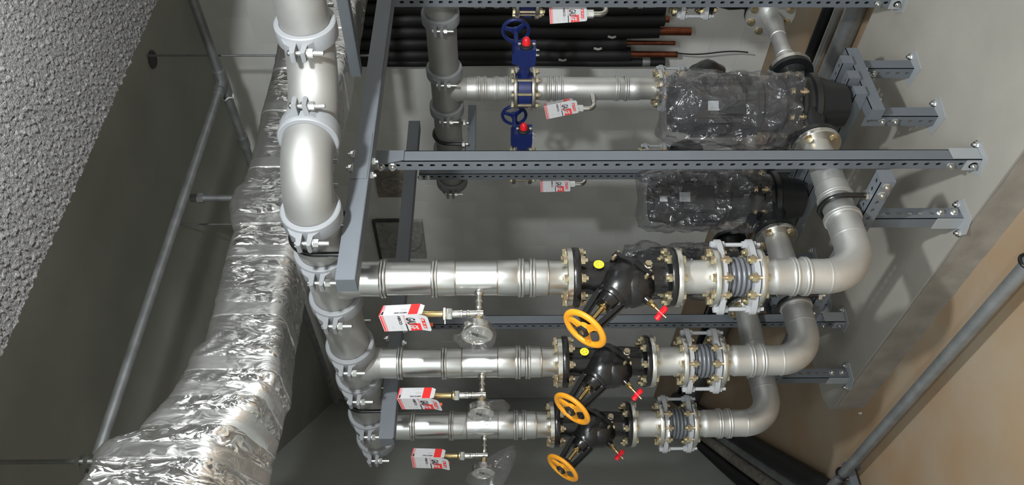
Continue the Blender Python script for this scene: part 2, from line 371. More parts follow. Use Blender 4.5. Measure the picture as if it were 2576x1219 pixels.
for i, x in enumerate(xs):
    sd = min(abs(x-q) for q in SEAMS)
    pinch = -.010*math.exp(-(sd/.02)**2)
    for ki, p in enumerate(section(x, pinch, N)):
        P = V((x, p.x, p.y)); k = P*1.0
        a = noise.noise(V((k.x*15, k.y*7 + k.x*4, k.z*7))); b = noise.noise(V((k.x*30 + k.z*18, k.y*20, k.z*16)))
        mk = noise.noise(V((k.x*4.2, k.y*3, k.z*4.5+7))) + .12 + (.30 if sd < .05 and x < 1.6 else 0); mk = max(0, min(1, mk*3.2))
        cr = (abs(a)-.2)*.007 + mk*(abs(b)-.2)*.009*(1 if x < 1.7 else .5)
        nr = V((0, p.x-2.45, p.y-(lerp(TOP, x)+lerp(LOW, x))/2)).normalized(); vs.append(P + nr*cr)
for i in range(len(xs)-1):
    for k in range(N): fs.append((i*N+k, i*N+(k+1) % N, (i+1)*N+(k+1) % N, (i+1)*N+k))
fs.append(tuple(range(N))); s.add(vs, fs); s.build('foil_wrap', 'foil', duct, ang=60)
N = 72
for q in SEAMS:
    s = MB(); vs = []; fs = []; ss = [-.026, -.024, 0, .024, .026]
    for dx_ in ss:
        for k, p in enumerate(section(q+dx_, .001 if abs(dx_) < .025 else -.008)):
            w = .003*noise.noise(V((q*9, k*.35, dx_*20))); vs.append((q+dx_, p.x, p.y+w))
    for i in range(4):
        for k in range(N): fs.append((i*N+k, i*N+(k+1) % N, (i+1)*N+(k+1) % N, (i+1)*N+k))
    s.add(vs, fs); s.build('foil_tape_band', 'foilband', duct, ang=60)
# a loose flap of foil and the support bar under the far end
s = MB(); vs = []; fs = []
for i in range(17):
    for j in range(13):
        u = i/16; v = j/12
        P = V((3.18+.16*u, 2.22-.38*v, .66-.15*sin(u*2.6)-.05*v)); k = .045*noise.noise(V((u*4, v*4, 5)))
        vs.append((P.x, P.y+k, P.z+k))
for i in range(16):
    for j in range(12): a = i*13+j; fs.append((a, a+1, a+14, a+13))
s.add(vs, fs)
for o_ in (0.004,):
    s.add([V(p)+V((.004, .003, -.004)) for p in vs], [f[::-1] for f in fs])
s.build('loose_foil_flap', 'foil', duct, ang=80)
s = MB().box((2.84, 2.12, .618), (.05, .50, .005)).box((2.8175, 2.12, .640), (.005, .50, .045))
tag(s.build('duct_support_bar', 'frame', origin=(2.84, 2.12, .63)), 'short dark angle bar carrying the far end of the foil duct', 'support bar')

# ------------------------------------------------------------------ galvanised pipes and rods under the high ceiling
gp = thing('sprinkler_main', (3.287, 2.6, 1.46), 'galvanised pipe with a tee joint running along the back wall under the ceiling', 'pipe')
MB().cyl((3.287, .6, 1.46), (3.287, 6.5, 1.46), .0243, 20).build('pipe', 'galv', gp)
MB().cyl((3.287, 2.72, 1.46), (3.287, 2.88, 1.46), .033, 20).cyl((3.287, 2.8, 1.46), (3.22, 2.8, 1.46), .031, 20).build('tee_fitting', 'galv', gp)
MB().tube([V((3.287+.029*cos(a), 2.9+.01*sin(3*a), 1.46+.029*sin(a))) for a in [i*pi/10 for i in range(20)]], .004, 6, closed=True).build('thread_tape', 'tape', gp)
MB().cyl((3.287, 3.2, 1.46), (3.287, 3.28, 1.46), .031, 20).build('coupling', 'galv', gp)
gb = thing('sprinkler_branch', (2.2, 2.8, 1.46), 'long galvanised branch pipe leading from the tee joint towards the near ceiling', 'pipe')
MB().cyl((3.22, 2.8, 1.46), (.75, 2.8, 1.485), .0225, 20).build('pipe', 'galv', gb)
MB().cyl((3.215, 2.8, 1.46), (3.18, 2.8, 1.4602), .028, 20).build('socket', 'galv', gb)
def rod(name, x, y, z0, z1, r, label, nuts):
    t = thing(name, (x, y, z0), label, 'hanger rod')
    MB().cyl((x, y, z0), (x, y, z1), r, 10).build('rod', 'galv', t)
    for z in nuts: MB().hexn((x, y, z-.008), (x, y, z+.008), r*2.4).cyl((x, y, z-.011), (x, y, z-.008), r*3.2, 14).build('nut', 'zinc', t)
rod('hanger_rod', 3.44, 2.75, .64, ZH, .006, 'thin threaded rod behind the galvanised tee joint', [.66])
rod('hanger_rod', 2.98, 3.62, .9, ZH, .005, 'faint thin rod above the bulge of the foil duct', [.92])
rod('hanger_rod', 1.138, 2.70, 1.15, ZH, .0085, 'threaded rod with nuts at the near end of the foil duct', [1.455, 1.485])
sp = thing('capped_pipe_stub', (2.64, 3.0, 1.3), 'short galvanised pipe end with a hex cap behind the foil duct', 'pipe')
MB().cyl((2.64, 3.0, .9), (2.64, 3.0, 1.47), .017, 16).build('pipe', 'galv', sp)
MB().hexn((2.64, 3.0, 1.47), (2.64, 3.0, 1.50), .027).cyl((2.64, 3.0, 1.50), (2.64, 3.0, 1.535), .021, 16).build('cap', 'galv', sp)
hl = MB().lathe((3.47, 2.80, ZH-.004), (0, 0, -1), [(0, .05), (.006, .048), (.007, .036), (.001, .03)], 20)
tag(hl.build('anchor_patch', 'sealdark', origin=(3.47, 2.8, ZH)), 'dark round anchor patch on the ceiling beside the thin rod', 'patch')

# ------------------------------------------------------------------ grooved header pipes
def coupling(parent, pos, axis, side, R=.07):
    # grooved pipe coupling: two half housings, lugs on both sides, two bolts
    pos = V(pos); a = V(axis).normalized(); sd = V(side).normalized(); up = V((0, 0, 1))
    c = MB(); c.lathe(pos, a, [(-.027, R+.001), (-.027, R+.012), (-.024, R+.0155), (-.018, R+.0165), (.018, R+.0165), (.024, R+.0155), (.027, R+.012), (.027, R+.001)], 48, caps=False)
    for q in (1, -1):
        e = sd*q
        for k in (1, -1):
            # lug plate of the upper and lower half, with a swept root
            o = pos + e*(R+.010) + up*(k*(.012 if k > 0 else .004)) - a*.016
            pr = [(0, 0), (.046, 0.000), (.050, .006), (.046, .013), (.022, .016), (.008, .034), (-.012, .044), (-.02, .03)] if k > 0 else [(0, 0), (.046, 0), (.050, .006), (.046, .012), (.014, .015), (-.004, .034), (-.014, .030)]
            c.prism([(p[0], p[1]*k) for p in pr], o, e, up, .032) if (e.cross(up)).dot(a) > 0 else c.prism([(p[0], p[1]*k) for p in pr], o + a*.032, e, up, .032)
    h = c.build('coupling', 'cast', parent)
    for q in (1, -1):
        p = pos + sd*q*(R+.038)
        b = MB(); b.lathe(p + up*.026, up, [(0, .011), (.006, .010), (.009, .006)], 14); b.cyl(p + up*.026, p - up*.062, .0065, 12); b.build('bolt', 'zinc', h)
        MB().hexn(p - up*.020, p - up*.034, .0125).cyl(p-up*.018, p-up*.020, .0135, 14).build('nut', 'zinc', h)
def arc(c, a0, a1, r, u, v, n=14):
    c = V(c); u = V(u); v = V(v); return [c + u*(r*cos(a0+(a1-a0)*i/n)) + v*(r*sin(a0+(a1-a0)*i/n)) for i in range(n+1)]
XR, YR, S = 1.466, 2.0556, .54
ZHd = .53
X_, Y_, Z_ = V((1, 0, 0)), V((0, 1, 0)), V((0, 0, 1))
fh = thing('front_header_pipe', (XR, 2.4, ZHd), 'large dull steel header pipe with offset elbows above the front risers', 'pipe')
C1 = 1.735; E2 = .157
CEN = [C1, 1.925, 2.165, 2.475, 2.695, 3.005, 3.245]
# straight pieces and tees between couplings
MB().cyl((XR, C1, ZHd), (XR, CEN[1], ZHd), .07, 48).build('pipe_section', 'dull', fh)
MB().cyl((XR, CEN[2], ZHd), (XR, CEN[3], ZHd), .07, 48).build('pipe_section', 'dull', fh)
MB().cyl((XR, CEN[4], ZHd), (XR, CEN[5], ZHd), .07, 48).build('pipe_section', 'dull', fh)
for k in range(3):
    y = YR + S*k; a, b = (CEN[1], CEN[2]) if k == 0 else (CEN[3], CEN[4]) if k == 1 else (CEN[5], CEN[6])
    MB().cyl((XR, a, ZHd), (XR, b, ZHd), .0705, 48).lathe((XR, y, ZHd), (0, 0, -1), [(.0, .066), (.055, .066), (.078, .060), (.10, .056), (.112, .056)], 40).build('tee_piece', 'dull', fh)
MB().lathe((XR, CEN[6], ZHd), Y_, [(0, .07), (.03, .07), (.05, .062), (.062, .045), (.068, .02), (.069, .001)], 40).build('end_cap', 'dull', fh)
# big elbow from the header away to the wall side, then short elbow back to the header line on the right
p = [V((XR, C1+.0, ZHd))] + arc((XR+E2, C1, ZHd), pi, 1.5*pi, E2, X_, Y_, 20) + [V((XR+E2+.012, C1-E2, ZHd))]
MB().tube(p, .0715, 48).build('large_elbow', 'dull', fh)
ex, ey = XR+E2, C1-E2; E1 = .20
p = [V((ex+.0, ey, ZHd))] + arc((ex+.012, ey-E1, ZHd), pi/2, 0, E1, X_, Y_, 16)
MB().tube(p, .0715, 48).build('small_elbow', 'dull', fh)
lx, ly = ex+.012+E1, ey-E1
MB().cyl((lx, ly+.01, ZHd), (lx, -.6, ZHd), .07, 48).build('pipe_section', 'dull', fh)
for y in CEN: coupling(fh, (XR, y, ZHd), Y_, X_)
coupling(fh, (ex+.002, ey, ZHd), X_, Y_); coupling(fh, (lx, ly-.005, ZHd), Y_, X_)
XB, YB, ZB = 2.995, 2.597, .252
bh = thing('back_header_pipe', (XB, 2.6, ZB), 'dull steel header pipe above the blue valves near the wall', 'pipe')
MB().cyl((XB, .2, ZB), (XB, YB+S+.12, ZB), .07, 40).build('pipe_section', 'dull', bh)
MB().lathe((XB, YB+S+.12, ZB), Y_, [(0, .07), (.03, .07), (.05, .058), (.062, .03), (.064, .001)], 40).build('end_cap', 'dull', bh)
for k in (-1, 0, 1):
    MB().lathe((XB, YB+S*k, ZB), (0, 0, -1), [(0, .066), (.055, .066), (.078, .06), (.10, .055), (.115, .055)], 36).build('tee_piece', 'dull', bh)
for y in (2.175, 2.485, 2.72, 3.02, 3.255, 1.94): coupling(bh, (XB, y, ZB), Y_, X_)

def ubolt(name, c, axis, r, leg, legdir, label, rod_r=.0065, rubber=True):
    # U-bolt round a pipe: bow opposite to the legs, black coated, nuts on the legs
    c = V(c); a = V(axis).normalized(); ld = V(legdir).normalized(); q = a.cross(ld)
    t = thing(name, c, label, 'pipe clamp', 'pipe U-bolts')
    rr = r + rod_r
    p = [c + q*rr + ld*leg] + [c + q*(rr*cos(x)) - ld*(rr*sin(x)) for x in [pi*i/24 for i in range(25)]] + [c - q*rr + ld*leg]
    MB().tube(p, rod_r, 12).build('bow', 'ubolt', t)
    for sg in (1, -1):
        e = c + q*(sg*rr) + ld*leg
        MB().cyl(e - ld*.03, e + ld*.012, rod_r*.85, 10).hexn(e - ld*.018, e-ld*.004, rod_r*2.1).build('nut', 'zinc', t)
    return t
ubolt('u_bolt', (XR, 1.825, ZHd), Y_, .07, .095, (0, 0, -1), 'black coated U-bolt on the front header by the large elbow', .008)
ubolt('u_bolt', (XR, 2.835, ZHd), Y_, .07, .095, (0, 0, -1), 'black coated U-bolt on the front header between middle and far risers', .008)
ubolt('u_bolt', (XB, 2.90, ZB), Y_, .07, .09, (0, 0, -1), 'black coated U-bolt on the back header beside a hanging bar', .008)

# ------------------------------------------------------------------ front risers (built once, copied twice)
def ring(mb, c, axis, r):
    for d in (-.006, .004): mb.lathe(V(c), axis, [(d-.0055, r), (d-.004, r+.005), (d-.001, r+.0062), (d+.001, r+.0062), (d+.004, r+.005), (d+.0055, r)], 40, caps=False)
    return mb
grp = 'front risers'
def riser():
    t = thing('riser_pipe', (XR, YR, -.245), 'nearest front riser pipe, polished steel, just below the large elbow', 'pipe', grp)
    D = (0, 0, -1); o = (XR, YR, 0)
    MB().lathe(o, D, [(-.43, .057), (-.40, .0575), (-.375, .0575), (-.352, .0575), (-.350, .054)], 44).build('branch_socket', 'steel', t)
    MB().lathe(o, D, [(-.365, .0535), (-.19, .0535)], 44).build('pipe', 'steel', t)
    MB().lathe(o, D, [(-.201, .054), (-.199, .0575), (-.147, .0575), (-.136, .0555), (-.133, .0553), (-.130, .0560), (-.003, .0560), (0, .0570), (.004, .0575), (.075, .0575), (.08, .054)], 44).build('gauge_tee', 'steel', t)
    MB().lathe(o, D, [(.07, .0535), (.115, .0535)], 44).build('pipe', 'steel', t)
    MB().lathe(o, D, [(.11, .054), (.112, .0575), (.150, .0575), (.163, .0562), (.170, .0540), (.218, .0540)], 44).build('flange_socket', 'steel', t)
    MB().lathe(o, D, [(.2165, .054), (.2165, .094), (.2185, .096), (.2345, .096), (.2355, .0945), (.2355, .05)], 56).build('flange', 'flange', t)
    for z, r_ in ((.133, .0557), (0, .0568), (-.160, .0566)): MB().lathe((XR, YR, z), (0, 0, 1), [(-.003, r_-.0004), (-.001, r_+.0006), (.001, r_+.0006), (.003, r_-.0004)], 40, caps=False).build('weld_bead', 'weld', t)
    for z in (.363, .200, -.073, -.109): ring(MB(), (XR, YR, z), (0, 0, 1), .0565).build('press_ring', 'steel', t)
    return t
ris = riser()
RL = ['middle front riser pipe, polished steel, second from the large elbow', 'farthest front riser pipe, polished steel, next to the header end cap']
for k in (1, 2): dup(ris, (0, S*k, 0), RL[k-1])

# ------------------------------------------------------------------ black Y-pattern balancing valves with yellow wheels
def hexnut(mb, c, a, r, h): return mb.hexn(V(c), V(c)+V(a).normalized()*h, r)
def valve():
    o = V((XR, YR, -.410))
    t = thing('balancing_valve', o, 'nearest black balancing valve with yellow handwheel', 'valve', 'balancing valves')
    b = MB(); D = (0, 0, -1)
    b.lathe((XR, YR, 0), D, [(0.2355, 0.05), (0.2355, 0.0945), (0.2379, 0.0965), (0.2552, 0.0965), (0.2585, 0.094), (0.2585, 0.062), (0.2638, 0.0535), (0.2888, 0.0535), (0.3128, 0.0525), (0.3368, 0.05), (0.3656, 0.049), (0.3992, 0.052), (0.4328, 0.056), (0.4616, 0.057), (0.4904, 0.055), (0.5192, 0.0535), (0.5346, 0.054), (0.5413, 0.062), (0.5413, 0.094), (0.5447, 0.0965), (0.5576, 0.0965), (0.561, 0.094), (0.561, 0.05)], 56)
    st = V((-.78, 0, .625)).normalized(); u, v, w = frm(st, (0, 1, 0)); c0 = o + V((0, 0, -.008))
    b.lathe(c0, st, [(-.035, .060), (-.015, .068), (.0, .070), (.012, .072), (.035, .074), (.06, .070), (.085, .060), (.10, .048), (.112, .038), (.118, .034), (.140, .030), (.142, .012)], 44)
    # lower globe sag
    b.lathe(o + V((-.045, 0, -.03)), (-.8, 0, -.6), [(-.05, .062), (-.02, .070), (.005, .069), (.028, .056), (.045, .034), (.053, .006)], 36)
    b.build('body', 'black', t, ang=50)
    fl = MB(); pts = []
    for i in range(48):
        a = 2*pi*i/48; r = .0790 + .017*max(0, cos(4*(a-pi/4)))**3; pts.append((r*cos(a), r*sin(a)))
    fl.prism(pts, c0 + w*(-.016), u, v, .014 if u.cross(v).dot(w) > 0 else -.014); fl.build('bonnet_flange', 'black', t)
    for k in range(4):
        a = pi/4 + k*pi/2; p = c0 + u*(.085*cos(a)) + v*(.085*sin(a)) + w*(-.024)
        MB().hexn(p, p + w*.036, .0075).cyl(p, p+w*.040, .004, 8).build('bonnet_bolt', 'yzinc', t)
    # yoke: two flat arms and a crosshead
    y = MB(); c1 = c0 + w*.10; L = .122
    for sg in (1, -1):
        a = c1 + v*(sg*.043); e = c1 + w*L + v*(sg*.027)
        ax = ((e-a).normalized(), u, (e-a).normalized().cross(u).normalized())
        y.box((a+e)/2, ((e-a).length, .032, .013), ax); y.box((a+e)/2, ((e-a).length*.98, .012, .024), ax)
    y.lathe(c1, w, [(-.012, .052), (.004, .050), (.012, .044)], 28)
    y.lathe(c1 + w*(L-.012), w, [(0, .026), (.004, .031), (.018, .031), (.022, .022)], 28); y.build('yoke', 'black', t)
    sm = MB(); sm.lathe(c1, w, [(.0, .017), (.022, .017), (.024, .013), (.046, .013), (.048, .0165), (.053, .0165), (.055, .0085), (.155, .0085)], 18); sm.build('stem', 'brass', t)
    # handwheel
    hc = c1 + w*.145; R = .0665; hw = MB(); rim = [hc + u*(R*cos(a)) + v*(R*sin(a)) for a in [2*pi*i/56 for i in range(56)]]
    vs = []; fs = []
    for i, p in enumerate(rim):
        e = (p-hc).normalized()
        for k in range(14):
            b_ = 2*pi*k/14; vs.append(p + e*(.0115*cos(b_)) + w*(.0085*sin(b_)))
    for i in range(56):
        for k in range(14): fs.append((i*14+k, i*14+(k+1) % 14, ((i+1) % 56)*14+(k+1) % 14, ((i+1) % 56)*14+k))
    hw.add(vs, fs)
    for k in range(3):
        a = pi*.12 + k*2*pi/3; e = u*cos(a) + v*sin(a); f = w.cross(e)
        hw.prism([(.016, -.012), (.045, -.008), (.062, -.013), (.062, .013), (.045, .008), (.016, .012)], hc - w*.004, e, f, .010)
    hw.lathe(hc - w*.008, w, [(0, .020), (.002, .022), (.014, .022), (.016, .020)], 28); hwo = hw.build('handwheel', 'wheel', t)
    MB().hexn(hc + w*.006, hc + w*.017, .0215).build('hub_nut', 'blackmatte', hwo)
    MB().lathe(hc + w*.016, w, [(0, .0095), (.003, .0095), (.004, .008)], 18).build('stem_end', 'brass', hwo)
    # plugs and drain valve
    sd = V((.10, -.99, 0)).normalized()
    p = V((XR, YR, -.318)) + sd*.047; MB().cyl(p, p+sd*.014, .017, 22).build('plug_boss', 'black', t)
    q = MB().cyl(p+sd*.014, p+sd*.0165, .0165, 24).build('round_label', 'yellow', t); q['label'] = 'round yellow label with faint dark marks'
    nn = frm(sd, (0, 0, 1))
    for a in range(5): e = nn[0]*(.008*cos(a*1.257))+nn[1]*(.008*sin(a*1.257)); MB().box(p+sd*.0168+e, (.005, .0025, .0008), nn).build('label_mark', 'brownseal', q)
    p = V((XR, YR, -.475)) + sd*.055; MB().cyl(p-sd*.01, p+sd*.004, .012, 18).build('plug_seal', 'tape', t); MB().hexn(p+sd*.004, p+sd*.014, .012).build('plug', 'yzinc', t)
    s2 = V((-.6, -.8, 0)).normalized(); p = V((XR, YR, -.480)) + s2*.052; MB().cyl(p, p+s2*.006, .010, 16).build('plug', 'yzinc', t)
    dp = V((XR-.086, YR-.005, -.464)); dd = V((-.80, 0, -.60)).normalized()
    MB().lathe(dp, dd, [(-.03, .018), (0, .016), (.014, .014)], 20).build('drain_boss', 'black', t)
    dv = MB().hexn(dp+dd*.014, dp+dd*.028, .0115).lathe(dp+dd*.028, dd, [(0, .008), (.012, .0085), (.014, .005), (.062, .0035)], 16).build('drain_valve', 'brass', t)
    hd = dp + dd*.068; e1, e2, e3 = frm(dd, (-.35, .62, .45)); h = MB().lathe(hd - e1*.027, e1, [(0, .004), (.005, .0105), (.014, .0095), (.023, .0085), (.031, .0085), (.04, .0095), (.049, .0105), (.054, .004)], 14).lathe(hd-dd*.008, dd, [(0, .010), (.016, .010)], 14)
    ho = h.build('drain_handle', 'red', dv); MB().cyl(hd+dd*.008, hd+dd*.011, .004, 10).build('screw', 'zinc', dv)
    # flange bolts through the steel flanges above and below
    for z in (-.2165, -.5415):
        for k in range(8):
            a = pi/8 + k*pi/4 + RAD(30); P = (XR+.0785*cos(a), YR+.0785*sin(a), z)
            if z > -.3: inst(BOLT45, 'bolt', t, (P[0], P[1], -.2165), (0, 0, -1))
            else: inst(BOLT36, 'bolt', t, (P[0], P[1], -.578), (0, 0, 1))
    return t
val = valve()
VL = ['middle black balancing valve, wheel hiding behind the farthest yellow one below', 'farthest black balancing valve with yellow handwheel']
VL[0] = 'middle black balancing valve with yellow handwheel'
for k in (1, 2): dup(val, (0, S*k, 0), VL[k-1])

# ------------------------------------------------------------------ spool piece under each valve
def spool():
    t = thing('flanged_spool', (XR, YR, -.65), 'nearest short flanged steel spool between valve and bellows joint', 'pipe', 'flanged spools')
    MB().lathe((XR, YR, 0), (0, 0, -1), [(.572, .054), (.69, .054)], 44).build('pipe', 'elbow', t)
    for a in (.5612, .6775): MB().lathe((XR, YR, 0), (0, 0, -1), [(a, .05), (a, .0945), (a+.002, .096), (a+.0155, .096), (a+.0170, .0945), (a+.0170, .05)], 56).build('flange', 'flange', t)
    return t
sp_ = spool(); SL = ['middle short flanged steel spool between valve and bellows joint', 'farthest short flanged steel spool between valve and bellows joint']
for k in (1, 2): dup(sp_, (0, S*k, 0), SL[k-1])

# ------------------------------------------------------------------ flexible bellows joints
def flexjoint(o, label, grp='bellows joints', D=(0, 0, -1), bolts=True):
    o = V(o); t = thing('bellows_joint', o, label, 'expansion joint', grp)
    ax = V((-.87, .49, 0)).normalized(); ay = V((0, 0, 1)).cross(ax)
    # oval plates with ears
    pts = []
    for i in range(64):
        a = 2*pi*i/64; c_, s_ = cos(a), sin(a); r = .0815
        x, y = r*c_, r*s_
        ear = max(0, abs(c_)-.78)/.22
        if ear > 0: x = math.copysign(abs(x)+ear**.8*.040, x); y *= (1-.25*ear)
        pts.append((x, y))
    z1, z2 = o.z+.051, o.z-.051
    for z in (z1, z2): MB().prism(pts, (o.x, o.y, z-.009), ax, ay, .018 if ax.cross(ay).z > 0 else -.018).build('end_plate', 'grey', t)
    for z in (z1+.0112, z2-.0100): MB().cyl((o.x, o.y, z-.002), (o.x, o.y, z+.002), .0785, 44).build('gasket', 'blackmatte', t)
    pr = [(-.042, .058)]
    for k in range(5):
        c = -.0315 + k*.0158
        for j in range(9): a = pi*j/8; pr.append((c-.0072*cos(a), .0555+.0085*sin(a)))
    pr += [(.042, .058)]
    MB().lathe(o, (0, 0, 1), pr, 48).build('bellows', 'bellows', t, ang=60)
    for sg in (1, -1):
        e = o + ax*(sg*.1035)
        b = MB(); b.cyl(e+V((0, 0, .074)), e-V((0, 0, .088)), .0068, 14)
        for z, h in ((.060, .013), (.042, -.013), (-.042, .013), (-.060, -.013)): b.hexn(e+V((0, 0, z)), e+V((0, 0, z+h)), .0125)
        for z in (.0605, .0415, -.0415, -.0605): b.cyl(e+V((0, 0, z-.0015)), e+V((0, 0, z+.0015)), .0165, 16)
        b.build('tie_rod', 'grey', t)
    if bolts:
        for k in range(8):
            a = pi/8 + k*pi/4 + RAD(30); q = o + V((.0765*cos(a), .0765*sin(a), 0))
            inst(BOLT36, 'bolt', t, q + V((0, 0, .0815)), (0, 0, -1)); inst(BOLT36, 'bolt', t, q - V((0, 0, .079)), (0, 0, 1))
    return t
fj = flexjoint((XR, YR, -.759), 'nearest grey bellows joint with two tie rods'); FL = ['middle grey bellows joint with two tie rods', 'farthest grey bellows joint with two tie rods and a paper strip']
FJ = [fj] + [dup(fj, (0, S*k, 0), FL[k-1]) for k in (1, 2)]
q_ = V((XR, YR+2*S, -.712)) + V((-.62, -.78, 0)).normalized()*.083
nn = frm((-.62, -.78, 0), (0, 0, 1)); tag(MB().box(q_, (.010, .07, .001), nn).build('paper_strip', 'white', origin=q_), 'white paper strip stuck on the plate of the farthest bellows joint', 'sticker')

# ------------------------------------------------------------------ suction elbows to the pumps
ZS = -1.175
def suction():
    t = thing('suction_pipe', (XR, YR, -1.0), 'nearest steel elbow pipe turning from riser to pump above the plinth', 'pipe', 'suction elbows')
    D = (0, 0, -1); o = (XR, YR, 0)
    MB().lathe(o, D, [(.8205, .05), (.8205, .0945), (.8225, .096), (.836, .096), (.838, .0945), (.838, .055)], 56).build('flange', 'flange', t)
    MB().lathe(o, D, [(.835, .0535), (.868, .0535), (.876, .0565), (.883, .0585), (.890, .0575), (.925, .0575), (1.03, .0565)], 44).build('pipe', 'elbow', t)
    for z in (-.943, -.983): ring(MB(), (XR, YR, z), (0, 0, 1), .0575).build('press_ring', 'elbow', t)
    R = .125
    p = [V((XR, YR, -1.02)), V((XR, YR, ZS+R))] + arc((XR+R, YR, ZS+R), pi, 1.5*pi, R, X_, Z_, 18) + [V((XR+R+.03, YR, ZS))]
    MB().tube(p, .0565, 44).build('elbow', 'elbow', t)
    for c, a in (((XR, YR, -1.058), (0, 0, 1)), ((XR+R+.03, YR, ZS), (1, 0, 0))): MB().lathe(c, a, [(-.004, .0565), (0, .0578), (.004, .0565)], 40, caps=False).build('weld_bead', 'elbow', t)
    x0 = XR+R+.03
    MB().lathe((0, YR, ZS), X_, [(x0, .0565), (x0+.09, .0565), (x0+.095, .0535), (x0+.162, .0535), (x0+.167, .0575), (x0+.225, .0575), (x0+.23, .0535), (x0+.30, .0535), (x0+.34, .052), (2.055, .047)], 44).build('reducer', 'elbow', t)
    for x in (x0+.085, x0+.172): ring(MB(), (x, YR, ZS), X_, .057).build('press_ring', 'elbow', t)
    MB().lathe((0, YR, ZS), X_, [(2.045, .045), (2.045, .0835), (2.047, .085), (2.064, .085), (2.066, .083), (2.066, .045)], 48).build('pump_flange', 'flange', t)
    for k in range(4):
        a = pi/4+k*pi/2; inst(BOLT36, 'bolt', t, (2.045, YR+.067*cos(a), ZS+.067*sin(a)), X_)
    return t
su = suction(); UL = ['middle steel elbow pipe turning from riser to pump above the plinth', 'farthest steel elbow pipe turning past the rounded end of the plinth']
for k in (1, 2): dup(su, (0, S*k, 0), UL[k-1])
ub = ubolt('u_bolt', (1.757, YR, ZS), X_, .0545, .085, (0, 0, -1), 'thick black U-bolt round the nearest elbow pipe', .009)
c = dup(ub, (-.042, S, 0), 'thick black U-bolt round the middle elbow pipe'); c = dup(ub, (0, 2*S, 0), 'thick black U-bolt round the farthest elbow pipe')

# ------------------------------------------------------------------ pumps under plastic film
PX = 2.27
def pump():
    t = thing('circulation_pump', (PX, YR, -1.35), 'nearest black inline pump on grey rails, lower body bare', 'pump', 'inline pumps')
    o = (PX, YR, 0); D = (0, 0, -1)
    MB().lathe(o, D, [(1.085, .105), (1.09, .128), (1.105, .13), (1.118, .13), (1.122, .118), (1.13, .118), (1.134, .128), (1.148, .128), (1.150, .116), (1.165, .110), (1.180, .112), (1.186, .124), (1.206, .126), (1.214, .114), (1.245, .104), (1.275, .094), (1.305, .088), (1.325, .084), (1.335, .07), (1.34, .02)], 48).lathe((0, YR, ZS), X_, [(2.068, .045), (2.068, .085), (2.085, .085), (2.088, .06), (2.10, .052), (2.14, .056), (2.2, .078), (2.34, .078), (2.40, .056), (2.43, .052), (2.447, .06), (2.45, .085), (2.468, .085), (2.468, .045)], 40).build('volute', 'pumpblack', t)
    MB().lathe(o, D, [(.99, .07), (1.0, .10), (1.08, .10), (1.086, .07)], 40).build('lantern', 'blackmatte', t)
    m = MB().lathe(o, D, [(.665, .06), (.67, .098), (.73, .104), (.732, .108), (.97, .108), (.972, .112), (.99, .112)], 40)
    for k in range(20):
        a = 2*pi*k/20; e = V((cos(a), sin(a), 0)); m.box(V((PX, YR, -.852)) + e*.112, (.018, .004, .21), (e, V((-e.y, e.x, 0)), V((0, 0, 1))))
    m.build('motor', 'blackmatte', t)
    e = V((-.62, -.78, 0)).normalized(); q = V((-e.y, e.x, 0))
    MB().box(V((PX, YR, -.85)) + e*.098, (.06, .10, .13), (e, q, V((0, 0, 1)))).build('terminal_box', 'blackmatte', t)
    for k in range(8):
        a = pi/8+k*pi/4; inst(BOLT36, 'bolt', t, (PX+.119*cos(a), YR+.119*sin(a), -1.097), D)
    return t
pu = pump(); PL = ['middle black inline pump on grey rails', 'farthest black inline pump mostly hidden behind the nearest bellows joint']
PU = [pu] + [dup(pu, (0, S*k, 0), PL[k-1]) for k in (1, 2)]
def shroud(name, c, ztop, zbot, rx, ry, label, seed, m='pumpfilm', tilt=.0, skirt=.0):
    c = V((*c, 0)); rr = F0*-1; u = V((cos(yaw), -sin(yaw), 0)); w = V((sin(yaw), cos(yaw), 0)); n = 72; L = 44; vs = []; fs = []
    for j in range(L+1):
        t = j/L; z = ztop + (zbot-ztop)*t
        k = min(1, (sin(min(1, t*5)*pi/2))) if t < .2 else 1
        k = .82 + .18*k
        if t > .8: k += skirt*(t-.8)*2
        for i in range(n):
            a = 2*pi*i/n; cc, ss = cos(a), sin(a)
            e = 2.6; sq = (abs(cc)**e + abs(ss)**e)**(-1/e)
            P = V((cc*2, ss*2, z*5 + seed)); d1 = noise.noise(P)*.026 + abs(noise.noise(V((cc*3.2, ss*3.2, z*7+seed))))*.040 + abs(noise.noise(V((cc*6+2, ss*6, z*13+seed+cc*2))))*.016
            x = cc*sq*rx*k; y = ss*sq*ry*k; q = 1 + (d1-.012)/rx
            vs.append(c + u*(x*q + tilt*(t-.5)) + w*(y*q) + V((0, 0, z + .02*noise.noise(V((cc*1.5+seed, ss*1.5, j*.3))))))
    for j in range(L):
        for i in range(n): fs.append((j*n+i, j*n+(i+1) % n, (j+1)*n+(i+1) % n, (j+1)*n+i))
    vs.append(c + V((0, 0, ztop+.006))); T = len(vs)-1
    for i in range(n): fs.append((T, (i+1) % n, i))
    return tag(MB().add(vs, fs).build(name, m, origin=c+V((0, 0, zbot)), ang=75), label, 'plastic bag', 'pump motor bags')
shroud('plastic_shroud', (PX-.015, YR+.01), -.635, -1.135, .138, .135, 'nearest clear plastic bag over a pump motor, open at the bottom', 1.3, tilt=.0, skirt=.05)
shroud('plastic_shroud', (PX, YR+S), -.62, -1.16, .135, .135, 'middle clear plastic bag over a pump motor, tucked round the body', 5.1, tilt=.0, skirt=-.3)
shroud('plastic_shroud', (PX, YR+2*S), -.62, -1.15, .135, .135, 'farthest clear plastic bag over a pump motor behind the nearest bellows joint', 8.7)
e = V((-.62, -.78, 0)).normalized(); q = V((-e.y, e.x, 0))
